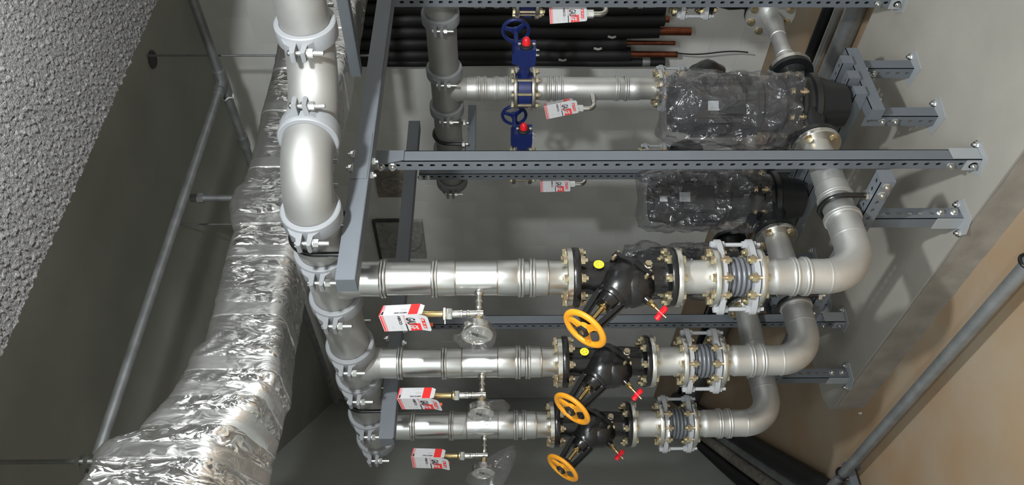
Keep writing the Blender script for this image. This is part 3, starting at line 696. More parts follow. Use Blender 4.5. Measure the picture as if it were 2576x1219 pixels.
for k, lst in ((0, [(-.795, .020, .03, .045)]), (1, [(-.79, -.002, .035, .05), (-.70, .005, .025, .03)])):
    for i, (z, d, h, w_) in enumerate(lst):
        P = V((PX, YR+S*k, z)) + e*.1295 + q*-d
        lab = 'pale rating label on the motor under the nearest plastic bag' if k == 0 else ['larger pale label on the motor under the middle plastic bag', 'smaller pale label near the top of the middle plastic bag'][i]
        tag(MB().box(P, (.002, w_*.8, h*1.3), (e, q, V((0, 0, 1)))).build('rating_label', 'labelgrey', origin=P), lab, 'label')

# ------------------------------------------------------------------ pipes from the pumps to the back risers
def discharge():
    t = thing('discharge_pipe', (2.62, YR, ZS), 'stepped steel pipe from the nearest pump towards the wall', 'pipe', 'discharge pipes')
    MB().lathe((0, YR, ZS), X_, [(2.47, .045), (2.47, .084), (2.488, .085), (2.49, .045)], 44).build('flange', 'flange', t)
    MB().lathe((0, YR, ZS), X_, [(2.485, .042), (2.51, .040), (2.535, .034), (2.565, .034), (2.567, .0365), (2.571, .0365), (2.573, .034), (2.60, .034), (2.61, .031), (2.69, .031), (2.692, .0335), (2.696, .0335), (2.70, .033), (2.74, .036), (2.765, .041), (2.79, .041), (2.80, .037), (2.84, .037)], 40).build('pipe', 'elbow', t)
    MB().lathe((0, YR, ZS), X_, [(2.835, .042), (2.835, .104), (2.837, .105), (2.853, .105), (2.855, .104), (2.855, .04)], 52).build('large_flange', 'elbow', t)
    for k in range(8):
        a = pi/8+k*pi/4; inst(BOLT36, 'bolt', t, (2.835, YR+.083*cos(a), ZS+.083*sin(a)), X_)
    return t
di = discharge(); 
for k, l in ((1, 'stepped steel pipe from the middle pump towards the wall'), (2, 'stepped steel pipe from the farthest pump towards the wall')): dup(di, (0, S*k, 0), l)

# ------------------------------------------------------------------ back risers
def backriser():
    t = thing('back_riser_pipe', (XB, YB, -.3), 'steel riser with a blue valve, seen whole between the header and the nearest pump bag', 'pipe', 'back risers')
    D = (0, 0, -1); o = (XB, YB, 0)
    MB().lathe(o, D, [(-.145, .055), (-.12, .0575), (-.07, .0575), (-.065, .054), (-.02, .054), (-.018, .0575), (.03, .0575), (.045, .0545), (.085, .0545)], 40).build('upper_pipe', 'elbow', t)
    MB().lathe(o, D, [(.186, .0545), (.205, .0545), (.215, .0575), (.245, .0575), (.25, .054), (.285, .054), (.29, .0575), (.40, .0565), (.54, .0565), (.60, .0575), (.625, .054), (.65, .054), (.655, .0575), (.70, .0575), (.71, .054), (.79, .054)], 40).build('lower_pipe', 'elbow', t)
    for z in (.09, .06, .0, -.045, -.255, -.285, -.315, -.59, -.635): ring(MB(), (XB, YB, z), (0, 0, 1), .0555).build('press_ring', 'elbow', t)
    for a in (.081, .168): MB().lathe(o, D, [(a, .05), (a, .1045), (a+.002, .106), (a+.017, .106), (a+.019, .1045), (a+.019, .05)], 52).build('flange', 'flange', t)
    MB().lathe(o, D, [(.785, .05), (.785, .095), (.802, .096), (.804, .05)], 48).build('flange', 'flange', t)
    for k in range(8):
        a = pi/8+k*pi/4; P = (XB+.088*cos(a), YB+.088*sin(a), -.081)
        b = MB(); b.hexn(V(P)+V((0, 0, .010)), P, .014).cyl(P, V(P)-V((0, 0, .13)), .008, 8).hexn(V(P)-V((0, 0, .107)), V(P)-V((0, 0, .119)), .014); b.build('bolt', 'yzinc', t)
    # gauge stub with elbow
    g = [V((XB-.05, YB, -.47))] + [V((XB-.115, YB, -.47))] + arc((XB-.115, YB, -.47+.03), 1.5*pi, pi, .03, X_, Z_, 8) + [V((XB-.145, YB, -.405))]
    MB().tube(g, [.011]*len(g), 14).lathe((XB-.05, YB, -.47), (-1, 0, 0), [(0, .016), (.012, .0145), (.03, .013), (.05, .012)], 16).build('gauge_elbow', 'flange', t)
    MB().hexn((XB-.145, YB, -.415), (XB-.145, YB, -.382), .018).build('nut', 'zinc', t)
    MB().lathe((XB-.145, YB, -.382), (0, 0, 1), [(0, .012), (.008, .012), (.009, .008), (.05, .008)], 14).build('nipple', 'brass', t)
    return t
br = backriser()
dup(br, (0, S, 0), 'steel riser behind the slotted posts, its blue valve showing above them'); dup(br, (0, -S, 0), 'steel riser at the top edge of the photo in front of the black insulated pipes')
def blackvalve():
    t = thing('strainer_valve', (XB, YB, -1.0), 'black cast strainer below the riser with a whole view of its blue valve', 'valve', 'black strainers')
    o = (XB, YB, 0); D = (0, 0, -1)
    b = MB().lathe(o, D, [(.925, .05), (.925, .096), (.945, .096), (.947, .058), (.98, .056), (1.03, .068), (1.08, .066), (1.09, .060)], 44)
    b.lathe((XB+.0, YB-.03, -1.03), (.25, -.9, .1), [(0, .07), (.06, .074), (.062, .088), (.075, .088), (.085, .07), (.11, .04), (.125, .012)], 36)
    p = [V((XB, YB, -1.05)), V((XB, YB, ZS+.13))] + arc((XB-.125, YB, ZS+.125), 0, -pi/2, .125, X_, Z_, 12) + [V((2.857, YB, ZS))]
    b.tube(p, .060, 36); b.lathe((0, YB, ZS), X_, [(2.857, .05), (2.857, .104), (2.875, .104), (2.88, .06)], 44); b.build('body', 'pumpblack', t)
    for k in range(8):
        a = pi/8+k*pi/4; inst(BOLT36, 'bolt', t, (XB+.0785*cos(a), YB+.0785*sin(a), -.912), D)
    P = V((XB, YB-.03, -1.03)) + V((.25, -.9, .1)).normalized()*.085
    MB().hexn(P+V((-.06, 0, .0)), P+V((-.07, -.015, .0)), .014).build('plug', 'yzinc', t)
    return t
bv = blackvalve(); dup(bv, (0, S, 0), 'black cast strainer behind the middle pump'); dup(bv, (0, -S, 0), 'black cast strainer at the top edge of the photo beside the large flange')
f1 = flexjoint((XB, YB, -.864), 'bellows joint at the far edge of the nearest pump bag', 'back bellows joints')
dup(f1, (0, S, 0), 'bellows joint below the slotted posts beside the middle pump bag'); dup(f1, (0, -S, 0), 'bellows joint hanging at the top edge of the photo beside copper pipe ends')

def bluevalve():
    t = thing('butterfly_valve', (XB, YB, -.134), 'blue butterfly valve with handwheel and red cap, wholly in view', 'valve', 'blue butterfly valves')
    c = V((XB, YB, -.134)); n = V((0, -1, 0)); up = V((0, 0, 1))
    b = MB().lathe(c, up, [(-.033, .05), (-.033, .086), (-.031, .088), (.031, .088), (.033, .086), (.033, .05)], 44)
    b.prism([(-.02, -.105), (.02, -.105), (.03, -.08), (-.03, -.08)], c+V((-.025, 0, 0)), n.cross(V((1, 0, 0))), n, .05)
    b.lathe(c, n, [(.06, .030), (.13, .026), (.165, .026), (.175, .032)], 24)
    b.build('body', 'blue', t)
    g = MB(); gp_ = [(-.046, .165), (-.026, .160), (-.022, .150), (.026, .150), (.030, .166), (.062, .178), (.062, .235), (.045, .26), (-.05, .26), (-.05, .19)]
    g.prism([(p[0], p[1]) for p in gp_], c + V((-.032, 0, 0)), V((0, 0, 1)), n, .075 if V((0, 0, 1)).cross(n).x > 0 else -.075)
    gb_ = g.build('gearbox', 'blue', t)
    MB().lathe(c + n*.258 + V((.0, 0, -.004)), n, [(0, .034), (.008, .034), (.012, .03), (.014, .02)], 28).build('indicator_plate', 'blackmatte', t)
    MB().lathe(c + n*.268 + V((0, 0, -.004)), n, [(0, .021), (.012, .0205), (.028, .017), (.038, .010), (.042, .001)], 24).build('indicator_cap', 'redcap', t)
    for z in (-.036, .032, .0):
        P = c + n*.262 + V((0.025 if z == 0 else 0, 0, z-.004)); MB().hexn(P, P+n*.010, .008).build('cover_bolt', 'zinc', t)
    for k in (.205, .235):
        P = c + n*k + V((0, 0, -.046)); MB().hexn(P, P - up*.010, .006).cyl(P, P-up*.02, .004, 8).build('stop_bolt', 'zinc', t)
    # handwheel on the wall side of the gearbox
    hc = c + n*.262 + V((.11, 0, .043)); R = .062
    MB().cyl(hc-V((.10, 0, 0)), hc, .011, 14).build('shaft', 'blue', t)
    w = V((1, 0, 0)); u, v = V((0, 1, 0)), V((0, 0, 1)); hw = MB()
    hw.tube([hc + u*(R*cos(a)) + v*(R*sin(a)) for a in [2*pi*i/48 for i in range(48)]], .0085, 12, closed=True)
    for k in range(3):
        a = pi/2 + .3 + k*2*pi/3; e = u*cos(a)+v*sin(a); f = w.cross(e)
        hw.prism([(.012, -.011), (.06, -.007), (.06, .007), (.012, .011)], hc - w*.005, e, f, .010)
    hw.lathe(hc-w*.01, w, [(0, .018), (.02, .018)], 20); hw.build('handwheel', 'blue', t)
    return t
bu = bluevalve(); dup(bu, (0, S, 0), 'blue butterfly valve with handwheel, body hidden by the slotted posts'); dup(bu, (0, -S, 0), 'blue butterfly valve cut off at the top edge of the photo')

# ------------------------------------------------------------------ gauge branches on the front risers
def branch():
    t = thing('gauge_branch', (XR-.056, YR, .045), 'nearest small steel gauge branch with a brass pipe going up', 'pipe fitting', 'gauge branches')
    z = .059; x0 = XR-.05; xt = XR-.135
    MB().lathe((x0, YR, z), (-1, 0, 0), [(0, .013), (.008, .015), (.016, .013), (.02, .0095), (.034, .0095), (.036, .0125), (.042, .0125), (.044, .010), (.062, .0115), (.066, .0125), (.07, .0105), (.082, .0105)], 18).build('stub', 'flange', t)
    MB().lathe((xt, YR, z), (0, 0, 1), [(-.014, .0115), (.0, .0115), (.022, .0105), (.028, .0105), (.030, .0125), (.035, .0125), (.037, .0100), (.048, .0100), (.050, .0125), (.055, .0125), (.057, .0115), (.082, .0115)], 18).lathe((xt, YR, z), (-1, 0, 0), [(-.006, .0105), (.016, .0115)], 16).build('tee', 'flange', t)
    MB().lathe((xt, YR, z), (0, 0, 1), [(.081, .0175), (.083, .019), (.097, .019), (.101, .017)], 6).build('union_nut', 'zinc', t)
    MB().lathe((xt, YR, z), (0, 0, 1), [(.099, .016), (.105, .016), (.107, .013), (.111, .0095), (.158, .0095), (.162, .011), (.23, .011)], 18).build('brass_pipe', 'brass', t)
    return t
gb0 = branch(); GLs = ['middle small steel gauge branch with a brass pipe going up', 'farthest small steel gauge branch with a brass pipe going up']
for k in (1, 2): dup(gb0, (0, S*k, 0), GLs[k-1])
# white tape tag on the nearest union
P = V((XR-.135, YR, .047+.117)); nn = frm((-.62, -.78, 0), (0, 0, 1))
tag(MB().lathe(P, (0, 0, 1), [(-.003, .0165), (-.003, .0195), (.003, .0195), (.003, .0165)], 20).box(P + V((-.012, .012, -.001)), (.004, .028, .003), (V((.62, .78, 0)), V((-.78, .62, 0)), V((0, 0, 1)))).build('tape_tag', 'tape', origin=P), 'white tape wound round the nearest brass union with a loose tail', 'tape')
def gauge():
    c = V((XR-.200, YR, .059)); n = V((-1, -.05, 0)).normalized()
    t = thing('pressure_gauge', c, 'nearest round pressure gauge with lilac dial under tight film', 'gauge', 'dial gauges')
    u = V((0, 0, 1)).cross(n).normalized(); up = V((0, 0, 1)); fc = c + n*.010 + V((0, 0, .004))
    MB().lathe(fc - n*.032, n, [(0, .036), (.004, .0455), (.022, .0465), (.026, .0490), (.034, .0490), (.036, .0465), (.034, .0455)], 44).build('case', 'flange', t)
    MB().cyl(c+V((.052, .0, 0)), fc-n*.025, .013, 6).build('socket', 'brass', t)
    d = MB().cyl(fc, fc+n*.0015, .0455, 44).build('dial', 'dial', t)
    tk = MB()
    for k in range(31):
        a = RAD(225 - 270*k/30); e = u*cos(a) + up*sin(a); f = n.cross(e); L = .007 if k % 5 == 0 else .0035
        tk.box(fc+n*.002 + e*(.040-L/2), (L, .0009 if k % 5 else .0014, .0006), (e, f, n))
    for k in range(7):
        a = RAD(225 - 45*k); e = u*cos(a)+up*sin(a); tk.box(fc+n*.002+e*.028, (.004, .0032, .0006), (u, up, n))
    tk.build('scale_marks', 'cgrey', d)
    a = RAD(205); e = -(up*.86) + u*-.5; e.normalize(); f = n.cross(e)
    MB().prism([(-.018, -.0022), (-.006, -.0022), (0, -.0014), (.036, -.0004), (.036, .0004), (0, .0014), (-.006, .0022), (-.018, .0022)], fc+n*.004, e, f, .001).cyl(fc+n*.002, fc+n*.006, .0035, 14).build('needle', 'cblack', t)
    return t
ga = gauge(); G2 = dup(ga, (0, S, 0), 'middle pressure gauge inside a loose clear bag'); G3 = dup(ga, (0, 2*S, 0), 'farthest pressure gauge inside a large drooping clear bag')
def pillow(name, pts, c, ux, uy, th, label, seed, m='film'):
    c = V(c); ux = V(ux); uy = V(uy); n = ux.cross(uy).normalized(); N = len(pts)*6; P = []
    for i in range(N):                                           # smooth outline through the corner points
        k = i//6; f = (i % 6)/6; a = V((*pts[k], 0)); b = V((*pts[(k+1) % len(pts)], 0)); P.append(a.lerp(b, f))
    P = [(P[i-1]+P[i]*2+P[(i+1) % N])/4 for i in range(N)]
    cx = sum(P, V((0, 0, 0)))/N; vs = []; fs = []; rings = [1, .94, .85, .72, .55, .35]
    for side in (1, -1):
        b0 = len(vs)
        for r in rings:
            for i, p in enumerate(P):
                q = cx + (p-cx)*r; h = side*th*math.sqrt(max(0, 1-r*r)) if r < 1 else side*.0006
                h += .006*noise.noise(V((q.x*40+seed, q.y*40, side*3)))*(1 if r < 1 else 0) + .004*noise.noise(V((q.x*90+seed, q.y*90, side*5)))*(r < 1)
                vs.append(c + ux*q.x + uy*q.y + n*h)
        vs.append(c + ux*cx.x + uy*cx.y + n*(side*th)); T = len(vs)-1
        for j in range(len(rings)-1):
            for i in range(N): fs.append((b0+j*N+i, b0+j*N+(i+1) % N, b0+(j+1)*N+(i+1) % N, b0+(j+1)*N+i))
        j = (len(rings)-1)*N
        for i in range(N): fs.append((b0+j+i, b0+j+(i+1) % N, T))
    return tag(MB().add(vs, fs).build(name, m, origin=c, ang=60), label, 'plastic bag', 'gauge bags')
# axes for the bags: a = world down (picture right), b = leftwards (picture down)
Lf = V((-cos(yaw), sin(yaw), 0)); Dn = V((0, 0, -1))
gc = V((XR-.207, YR, .063))
pillow('gauge_film', [(-.052, -.006), (-.03, -.03), (-.018, -.06), (.002, -.066), (.028, -.058), (.05, -.03), (.060, .0), (.052, .028), (.03, .048), (.0, .054), (-.03, .05), (-.052, .03), (-.072, .014), (-.07, -.002)], gc + V((-.012, -.012, 0)), Dn, Lf, .034, 'tight clear film wrapped over the nearest pressure gauge', 2)
pillow('gauge_film', [(-.03, -.028), (.0, -.066), (.012, -.074), (.03, -.05), (.055, -.052), (.085, -.05), (.108, -.028), (.085, .02), (.055, .045), (.0, .062), (-.05, .068), (-.078, .075), (-.062, .055), (-.052, .0)], gc + V((-.008, S-.012, 0)), Dn, Lf, .036, 'loose clear bag with a raised corner round the middle gauge', 11)
pillow('gauge_film', [(-.035, -.035), (-.01, -.045), (.02, -.062), (.07, -.092), (.125, -.115), (.14, -.09), (.12, -.02), (.085, .045), (.05, .09), (.01, .095), (-.04, .06), (-.07, .03), (-.062, .0)], gc + V((-.008, 2*S-.012, 0)), Dn, Lf, .036, 'large drooping clear bag round the farthest gauge', 19)

# ------------------------------------------------------------------ printed gauge cartons (hanging upside down)
def text_part(txt, size, o, right, up, nrm, m, parent, shear=0, sx=1.0, bold=0, name='lettering'):
    cu = bpy.data.curves.new('txt', 'FONT'); cu.body = txt; cu.size = size; cu.shear = shear; cu.offset = bold; cu.extrude = 0; cu.align_x = 'LEFT'; cu.resolution_u = 3
    ob = bpy.data.objects.new('txt', cu); COL.objects.link(ob); bpy.context.view_layer.update()
    me = bpy.data.meshes.new_from_object(ob.evaluated_get(bpy.context.evaluated_depsgraph_get())); bpy.data.objects.remove(ob); bpy.data.curves.remove(cu)
    b = MB(); b.add([V(o) + V(right)*(p.co.x*sx) + V(up)*p.co.y + V(nrm)*.0006 for p in me.vertices], [list(q.vertices) for q in me.polygons])
    if m == 'split':
        pass
    return b.build(name, m, parent, smooth=False)
CW, CD, CH = .066, .046, .124
def carton(label):
    # local frame: front faces -Y', viewer's left = -x; world up = +z; the print is upside down
    t = thing('gauge_carton', (0, 0, 0), label, 'carton', 'gauge cartons'); t.location = (0, 0, 0)
    w, d, h = CW/2, CD/2, CH/2; th = .0008
    b = MB()      # open-bottomed carton of thin board
    b.box((0, -d, 0), (CW, th, CH)).box((0, d, 0), (CW, th, CH)).box((-w, 0, 0), (th, CD, CH)).box((w, 0, 0), (th, CD, CH)).box((0, 0, h), (CW, CD, th))
    b.build('board', 'paper', t, smooth=False)
    fl = MB(); tip = V((0, -d-.011, -h-.034)); ft = V((0, -d, -h)); dv = (tip-ft).normalized(); L = (tip-ft).length; fn = V((1, 0, 0)).cross(dv).normalized()
    fl.prism([(-w, 0), (w, 0), (w-.002, L*.85), (w-.009, L), (-w+.009, L), (-w+.002, L*.85)], ft, (1, 0, 0), dv, th)
    flo = fl.build('flap', 'paper', t, smooth=False)
    s2 = MB(); s2.prism([(-d, 0), (d, 0), (d-.004, .014), (-d+.004, .014)], V((w, 0, -h)), (0, 1, 0), V((-.25, 0, -1)).normalized(), th); s2.build('side_flap', 'paper', t, smooth=False)
    n = V((0, -1, 0)); R_ = V((-1, 0, 0)); U_ = V((0, 0, -1))            # text right and up on the front (upside down)
    def patch(x0, x1, z0, z1, m, nm, e=.0003):
        return MB().box(((x0+x1)/2, -d-th/2-e/2, (z0+z1)/2), (x1-x0, e, z1-z0)).build(nm, m, t, smooth=False)
    def spatch(y0, y1, z0, z1, m, nm, e=.0003):
        return MB().box((w+th/2+e/2, (y0+y1)/2, (z0+z1)/2), (e, y1-y0, z1-z0)).build(nm, m, t, smooth=False)
    MB().box((0, 0, h+th/2+.0002), (CW, CD, .0003)).build('red_end', 'cred', t, smooth=False)
    patch(-w, w, h-.0065, h-.002, 'cred', 'red_stripe')
    for i in range(4): patch(-w, w, h-.0088-i*.0016, h-.008-i*.0016, 'cred', 'thin_red_stripe')
    patch(-w, w-.0, -.0185, -.0145, 'cpink', 'rose_stripe') ; patch(-w, -.004, -.0185, -.0145, 'cblack', 'black_stripe', .0006)
    patch(-w, -.004, -h, -h+.036, 'cred', 'red_block')
    text_part('HISCO', .0125, (w-.004, -d-.0006, .004), R_, U_, n, 'cblack', t, 0, .95, .0005)
    text_part('GAU', .039, (w-.011, -d-.0006, -.0225), R_, U_, n, 'cblack', t, .38, .35, .0012)
    text_part('GE', .039, (w-.0405, -d-.0007, -.0245), R_, U_, n, 'paper', t, .38, .35, .0012)
    text_part('PRESSURE', .0036, (w-.003, -d-.0008, -.0180), R_, U_, n, 'paper', t, 0, .95, 0)
    patch(-w*.55-.003, -w*.55+.003, .0255, .0262, 'cgrey', 'print'); MB().lathe((-w*.55, -d-th/2, .030), (0, -1, 0), [(0, .0038), (.0003, .0038), (.0003, .0028), (0, .0028)], 16, caps=False).build('round_mark', 'cgrey', t)
    for i in range(3): patch(-w+.006, -w+.03, .004-.0032*i, .0050-.0032*i, 'cgrey', 'small_print')
    # logo blocks on the flap
    for i in range(3):
        c = ft + dv*(L*.42) + V(((i-1)*-.0135, 0, 0)) - fn*(.0 if fn.y > 0 else -.0)
        nn_ = fn if fn.y < 0 else -fn
        P = ft + dv*(L*.45) + V((.0135-.0135*i, 0, 0)) + nn_*(.0014)
        MB().box(P, (.0122, .013, .0004), (V((1, 0, 0)), dv, nn_)).build('logo_block', 'cred', flo, smooth=False)
        ic = MB()
        if i == 0: ic.lathe(P, nn_, [(0, .0036), (.0004, .0036)], 14).box(P+dv*-.004, (.006, .0014, .0009), (V((1, 0, 0)), dv, nn_))
        elif i == 1: ic.prism([(-.0042, .004), (.0042, .004), (0, -.0045)], P - nn_*.0000, V((1, 0, 0)), dv, .0004 if V((1, 0, 0)).cross(dv).dot(nn_) > 0 else -.0004)
        else:
            for q in range(3): ic.box(P+V((-.003+.003*q, 0, 0)), (.0013, .009, .0009), (V((1, 0, 0)), dv, nn_))
        ic.build('logo_sign', 'paper', flo, smooth=False)
    # right side face
    spatch(-d, d, -h, -h+.030, 'cred', 'side_red_block')
    spatch(-d, d, h-.004, h, 'cred', 'side_red_stripe'); spatch(-d+.018, d-.002, h-.012, h-.006, 'cpink', 'side_rose_label'); spatch(-d+.002, -d+.016, h-.012, h-.006, 'cblack', 'side_black_label')
    sn = V((1, 0, 0)); text_part('HISCO INC.', .0085, (w+.0008, -d+.0105, -h+.034), V((0, 0, 1)), V((0, -1, 0)), sn, 'cblack', t, 0, 1.0, .0003)
    for i in range(4): spatch(d-.021-i*.0022, d-.020-i*.0022, -h+.036, -h+.058, 'cgrey', 'side_print')
    spatch(d-.007, d-.0055, -h+.036, -h+.072, 'cgrey', 'side_print')
    return t
CARTONS = [
    ((XR-.140, YR+.012, .294), 0, 3.5, 'gauge carton on the nearest front branch, flap edge pointing left'),
    ((XR-.140, YR+S+.012, .294), -6, 3, 'gauge carton on the middle front branch, tilted slightly'),
    ((XR-.140, YR+2*S+.012, .294), 4, 0, 'gauge carton on the farthest front branch'),
    ((XB-.150, YB-.004, -.295), 4, 10, 'tilted gauge carton on the riser with the wholly visible blue valve'),
    ((XB-.150, YB+S-.004, -.295), 6, 1, 'gauge carton right under the slotted posts'),
    ((XB-.150, YB-S-.004, -.290), 2, 2, 'gauge carton in front of the black insulated pipes')]
c0 = carton(CARTONS[0][3]); front_az = math.atan2(-.26, -.965)
for i, (p, az, tl, lab) in enumerate(CARTONS):
    c = c0 if i == 0 else copy_tree(c0)
    c.location = V(p) + V((0, 0, H)); c['label'] = lab; c['o3'] = list(p)
    a = front_az + RAD(az) + (RAD(10) if i > 2 else 0) + pi/2                 # local -Y turned to the front direction
    view = V((F0.x, F0.y, 0))
    c.rotation_mode = 'QUATERNION'
    lean = (14, 14, 8, 11, 8, 8)[i]
    c.rotation_quaternion = (Matrix.Rotation(RAD(-tl), 3, view) @ Matrix.Rotation(RAD(-lean), 3, R0) @ Matrix.Rotation(a, 3, 'Z')).to_quaternion()
# ball valve handles sticking out of the cartons
for i, (p, az, tl, lab) in enumerate(CARTONS):
    f = i < 3; m = 'orange' if f else 'red'
    o = V(p) + (Lf*.022 + V((0, 0, -.080)) if f else -Lf*.020 + V((0, 0, -.088)))
    L = (.045, .035, .04)[i] if f else .022
    b = MB().box(o + V((0, 0, L*.2)), (.011, .006, L), (Lf, F0, V((0, 0, 1))))
    tag(b.build('valve_lever', m, origin=o), ['orange red valve lever below the nearest front carton', 'orange red valve lever below the middle front carton', 'orange red valve lever below the farthest front carton', 'dark red lever beside the tilted back carton', 'dark red lever beside the carton under the slotted posts', 'dark red lever beside the carton before the black pipes'][i], 'valve lever', 'ball valve levers')

# ------------------------------------------------------------------ slotted angle frames
def slot_leg(mb, o, L, u, v, w, wid, th, pitch=.04, sl=.020, sw=.012, solid=False):
    # one leg of an angle: along v (length L), width along u, thickness along w, with rounded slots
    o = V(o)
    if solid:
        mb.box(o + V(v)*(L/2) + V(u)*(wid/2) + V(w)*(th/2), (wid, L, th), (V(u), V(v), V(w))); return
    n = max(1, int(L/pitch)); e = (L-n*pitch)/2
    if e > 1e-4:
        for a in (e/2, L-e/2): mb.box(o + V(v)*a + V(u)*(wid/2) + V(w)*(th/2), (wid, e, th), (V(u), V(v), V(w)))
    for k in range(n):
        a0 = e + k*pitch; c = a0 + pitch/2; m = wid*.5
        outer = [(0, a0), (m, a0), (wid, a0), (wid, c), (wid, a0+pitch), (m, a0+pitch), (0, a0+pitch), (0, c)]
        q = sw/2; z = sl/2
        inner = [(m-q, c-z*.6), (m, c-z), (m+q, c-z*.6), (m+q, c), (m+q, c+z*.6), (m, c+z), (m-q, c+z*.6), (m-q, c)]
        vs = [o + V(u)*a + V(v)*b for a, b in outer+inner]; vs += [p + V(w)*th for p in vs]
        fs = []
        for i in range(8):
            j = (i+1) % 8; fs += [(i, j, 8+j, 8+i), (16+i, 24+i, 24+j, 16+j), (8+i, 8+j, 24+j, 24+i)]
        mb.add(vs, fs)
    for a in (0, wid):
        p = o + V(u)*a; mb.add([p, p+V(v)*L, p+V(v)*L+V(w)*th, p+V(w)*th], [(0, 1, 2, 3)])
def post(x, y, ztop, zbot, label, name='slotted_post', leg=.05, solid_x=True, foot=True, sx=1):
    t = thing(name, (x, y, zbot), label, 'slotted angle', 'slotted angle posts')
    b = MB(); L = ztop-zbot
    slot_leg(b, (x, y, zbot), L, (sx, 0, 0), (0, 0, 1), (0, 1, 0), leg, .0025, solid=solid_x)       # leg facing -Y
    slot_leg(b, (x, y, zbot), L, (0, 1, 0), (0, 0, 1), (1, 0, 0), leg*.86, .0025)                    # slotted leg facing -X
    b.box((x+leg-.0015, y+leg*.43, zbot+L/2), (.003, leg*.86, L)).box((x+leg*.5, y+leg*.86, zbot+L/2), (leg*.98, .003, L))
    b.build('angle', 'frame', t, smooth=False)
    if foot:
        f = MB(); f.prism([(-.022, -.02), (.055, -.03), (.085, .0), (.07, .06), (.02, .085), (-.03, .05)], (x, y, zbot-.0005), (1, 0, 0), (0, 1, 0), .004); f.build('foot_plate', 'frameplate', t, smooth=False)
        g = MB(); g.box((x+.028, y-.003, zbot+.055), (.05, .003, .10)).box((x-.0015, y+.026, zbot+.03), (.003, .048, .05)); g.build('foot_bracket', 'frameplate', t, smooth=False)
        inst(NUTM, 'bolt', t, (x-.003, y+.026, zbot+.025), (-1, 0, 0)); inst(NUTM, 'bolt', t, (x-.003, y+.026, zbot+.105), (-1, 0, 0)); inst(NUTM, 'bolt', t, (x+.065, y-.008, zbot+.004), (0, 0, 1))
    return t
p1 = post(1.89, 1.9605, .41, ZP, 'front slotted grey post nearest the camera, crossing the whole pump row')
p2 = post(2.775, 1.925, .42, ZP, 'slotted grey post along the top edge of the photo')
p3 = post(2.03, 3.227, .42, ZP, 'dark slotted post behind the nearest yellow handwheel')
p4 = post(2.80, 3.0, .405, ZP, 'slotted post just behind the front post, ending at the middle pump bag')
for p, x, y in ((p1, 1.89, 1.9605), (p4, 2.80, 3.0), (p3, 2.03, 3.227)):
    for z in (.40, .36): inst(NUTM, 'bolt', p, (x-.001, y+.026, z), (-1, 0, 0))
g = MB(); g.prism([(-.02, 0), (.0, .065), (.045, .065), (.045, -.075), (.0, -.075)], (1.89, 1.957, .395), (1, 0, 0), (0, 0, 1), .003); g.build('gusset', 'frame', p1, smooth=False)
def arm(y, x0, x1, label, zt=.453, leg=.057):
    t = thing('angle_arm', (x0, y, zt-leg), label, 'slotted angle', 'angle arms under the front header')
    b = MB(); b.box(((x0+x1)/2, y+.0015, zt-leg/2), (x1-x0, .003, leg)).box(((x0+x1)/2, y+leg/2, zt-leg+.0015), (x1-x0, leg, .003))
    b.box((x0+.0015, y+leg*.5, zt-leg/2), (.003, leg, leg)); b.build('angle', 'frame', t, smooth=False)
    pl = MB(); pl.box((1.76, y-.0015, zt-.026), (.20, .003, .05)); pl.build('splice_plate', 'frame', t, smooth=False)
    for x in (1.70, 1.76):
        inst(NUTM, 'bolt', t, (x, y+.028, zt-leg-.001), (0, 0, -1)); MB().box((x, y-.006, zt-.004), (.03, .012, .003)).build('clip', 'frameplate', t, smooth=False); inst(NUTM, 'bolt', t, (x, y-.004, zt), (0, 0, 1))
    return t
arm(1.80, 1.28, 3.0, 'long grey angle arm carrying the front header beside the large elbow')
arm(2.815, 1.265, 3.0, 'grey angle arm under the front header between the middle and far risers')
b = MB().box((3.05, 2.945, .135), (.42, .003, .043)).box((3.05, 2.965, .115), (.42, .043, .003))
tag(b.build('hanging_bar', 'frame', origin=(3.05, 2.93, .13)), 'short dark bar under the back header beside its U-bolt', 'slotted angle')
# beam under the suction elbows, on two short posts
bt = thing('elbow_support_beam', (1.75, 2.6, -1.29), 'grey slotted beam under the three elbow pipes', 'slotted angle')
b = MB(); slot_leg(b, (1.73, 1.90, -1.255), 1.56, (0, 0, -1), (0, 1, 0), (1, 0, 0), .05, .0025); slot_leg(b, (1.73, 1.90, -1.255), 1.56, (1, 0, 0), (0, 1, 0), (0, 0, -1), .055, .0025)
b.box((1.757, 1.8985, -1.280), (.055, .003, .05)); b.box((1.784, 2.68, -1.280), (.0025, 1.56, .05)); b.build('beam', 'frame', bt, smooth=False)
for y in (1.92, 1.96, 2.2): inst(NUTM, 'bolt', bt, (1.729, y, -1.28), (-1, 0, 0))
def shortpost(x, y, zt, label):
    t = thing('short_post', (x, y, ZP), label, 'slotted angle', 'short posts on the plinth')
    b = MB(); slot_leg(b, (x, y, ZP), zt-ZP, (1, 0, 0), (0, 0, 1), (0, 1, 0), .05, .0025); slot_leg(b, (x, y, ZP), zt-ZP, (0, 1, 0), (0, 0, 1), (1, 0, 0), .05, .0025, solid=True); b.build('angle', 'frame', t, smooth=False)
    MB().prism([(-.03, -.03), (.06, -.04), (.09, .02), (.05, .08), (-.02, .08), (-.05, .03)], (x, y, ZP-.0005), (1, 0, 0), (0, 1, 0), .004).build('foot_plate', 'frameplate', t, smooth=False)
    MB().box((x-.0015, y+.027, ZP+.05), (.003, .055, .10)).build('foot_bracket', 'frameplate', t, smooth=False)
    for z in (.03, .08, zt-ZP-.07, zt-ZP-.03): inst(NUTM, 'bolt', t, (x+.028, y-.001, ZP+z), (0, -1, 0))
    for q in ((-.02, .06), (.065, .0)): inst(NUTM, 'bolt', t, (x+q[0], y+q[1], ZP+.004), (0, 0, 1))
    return t
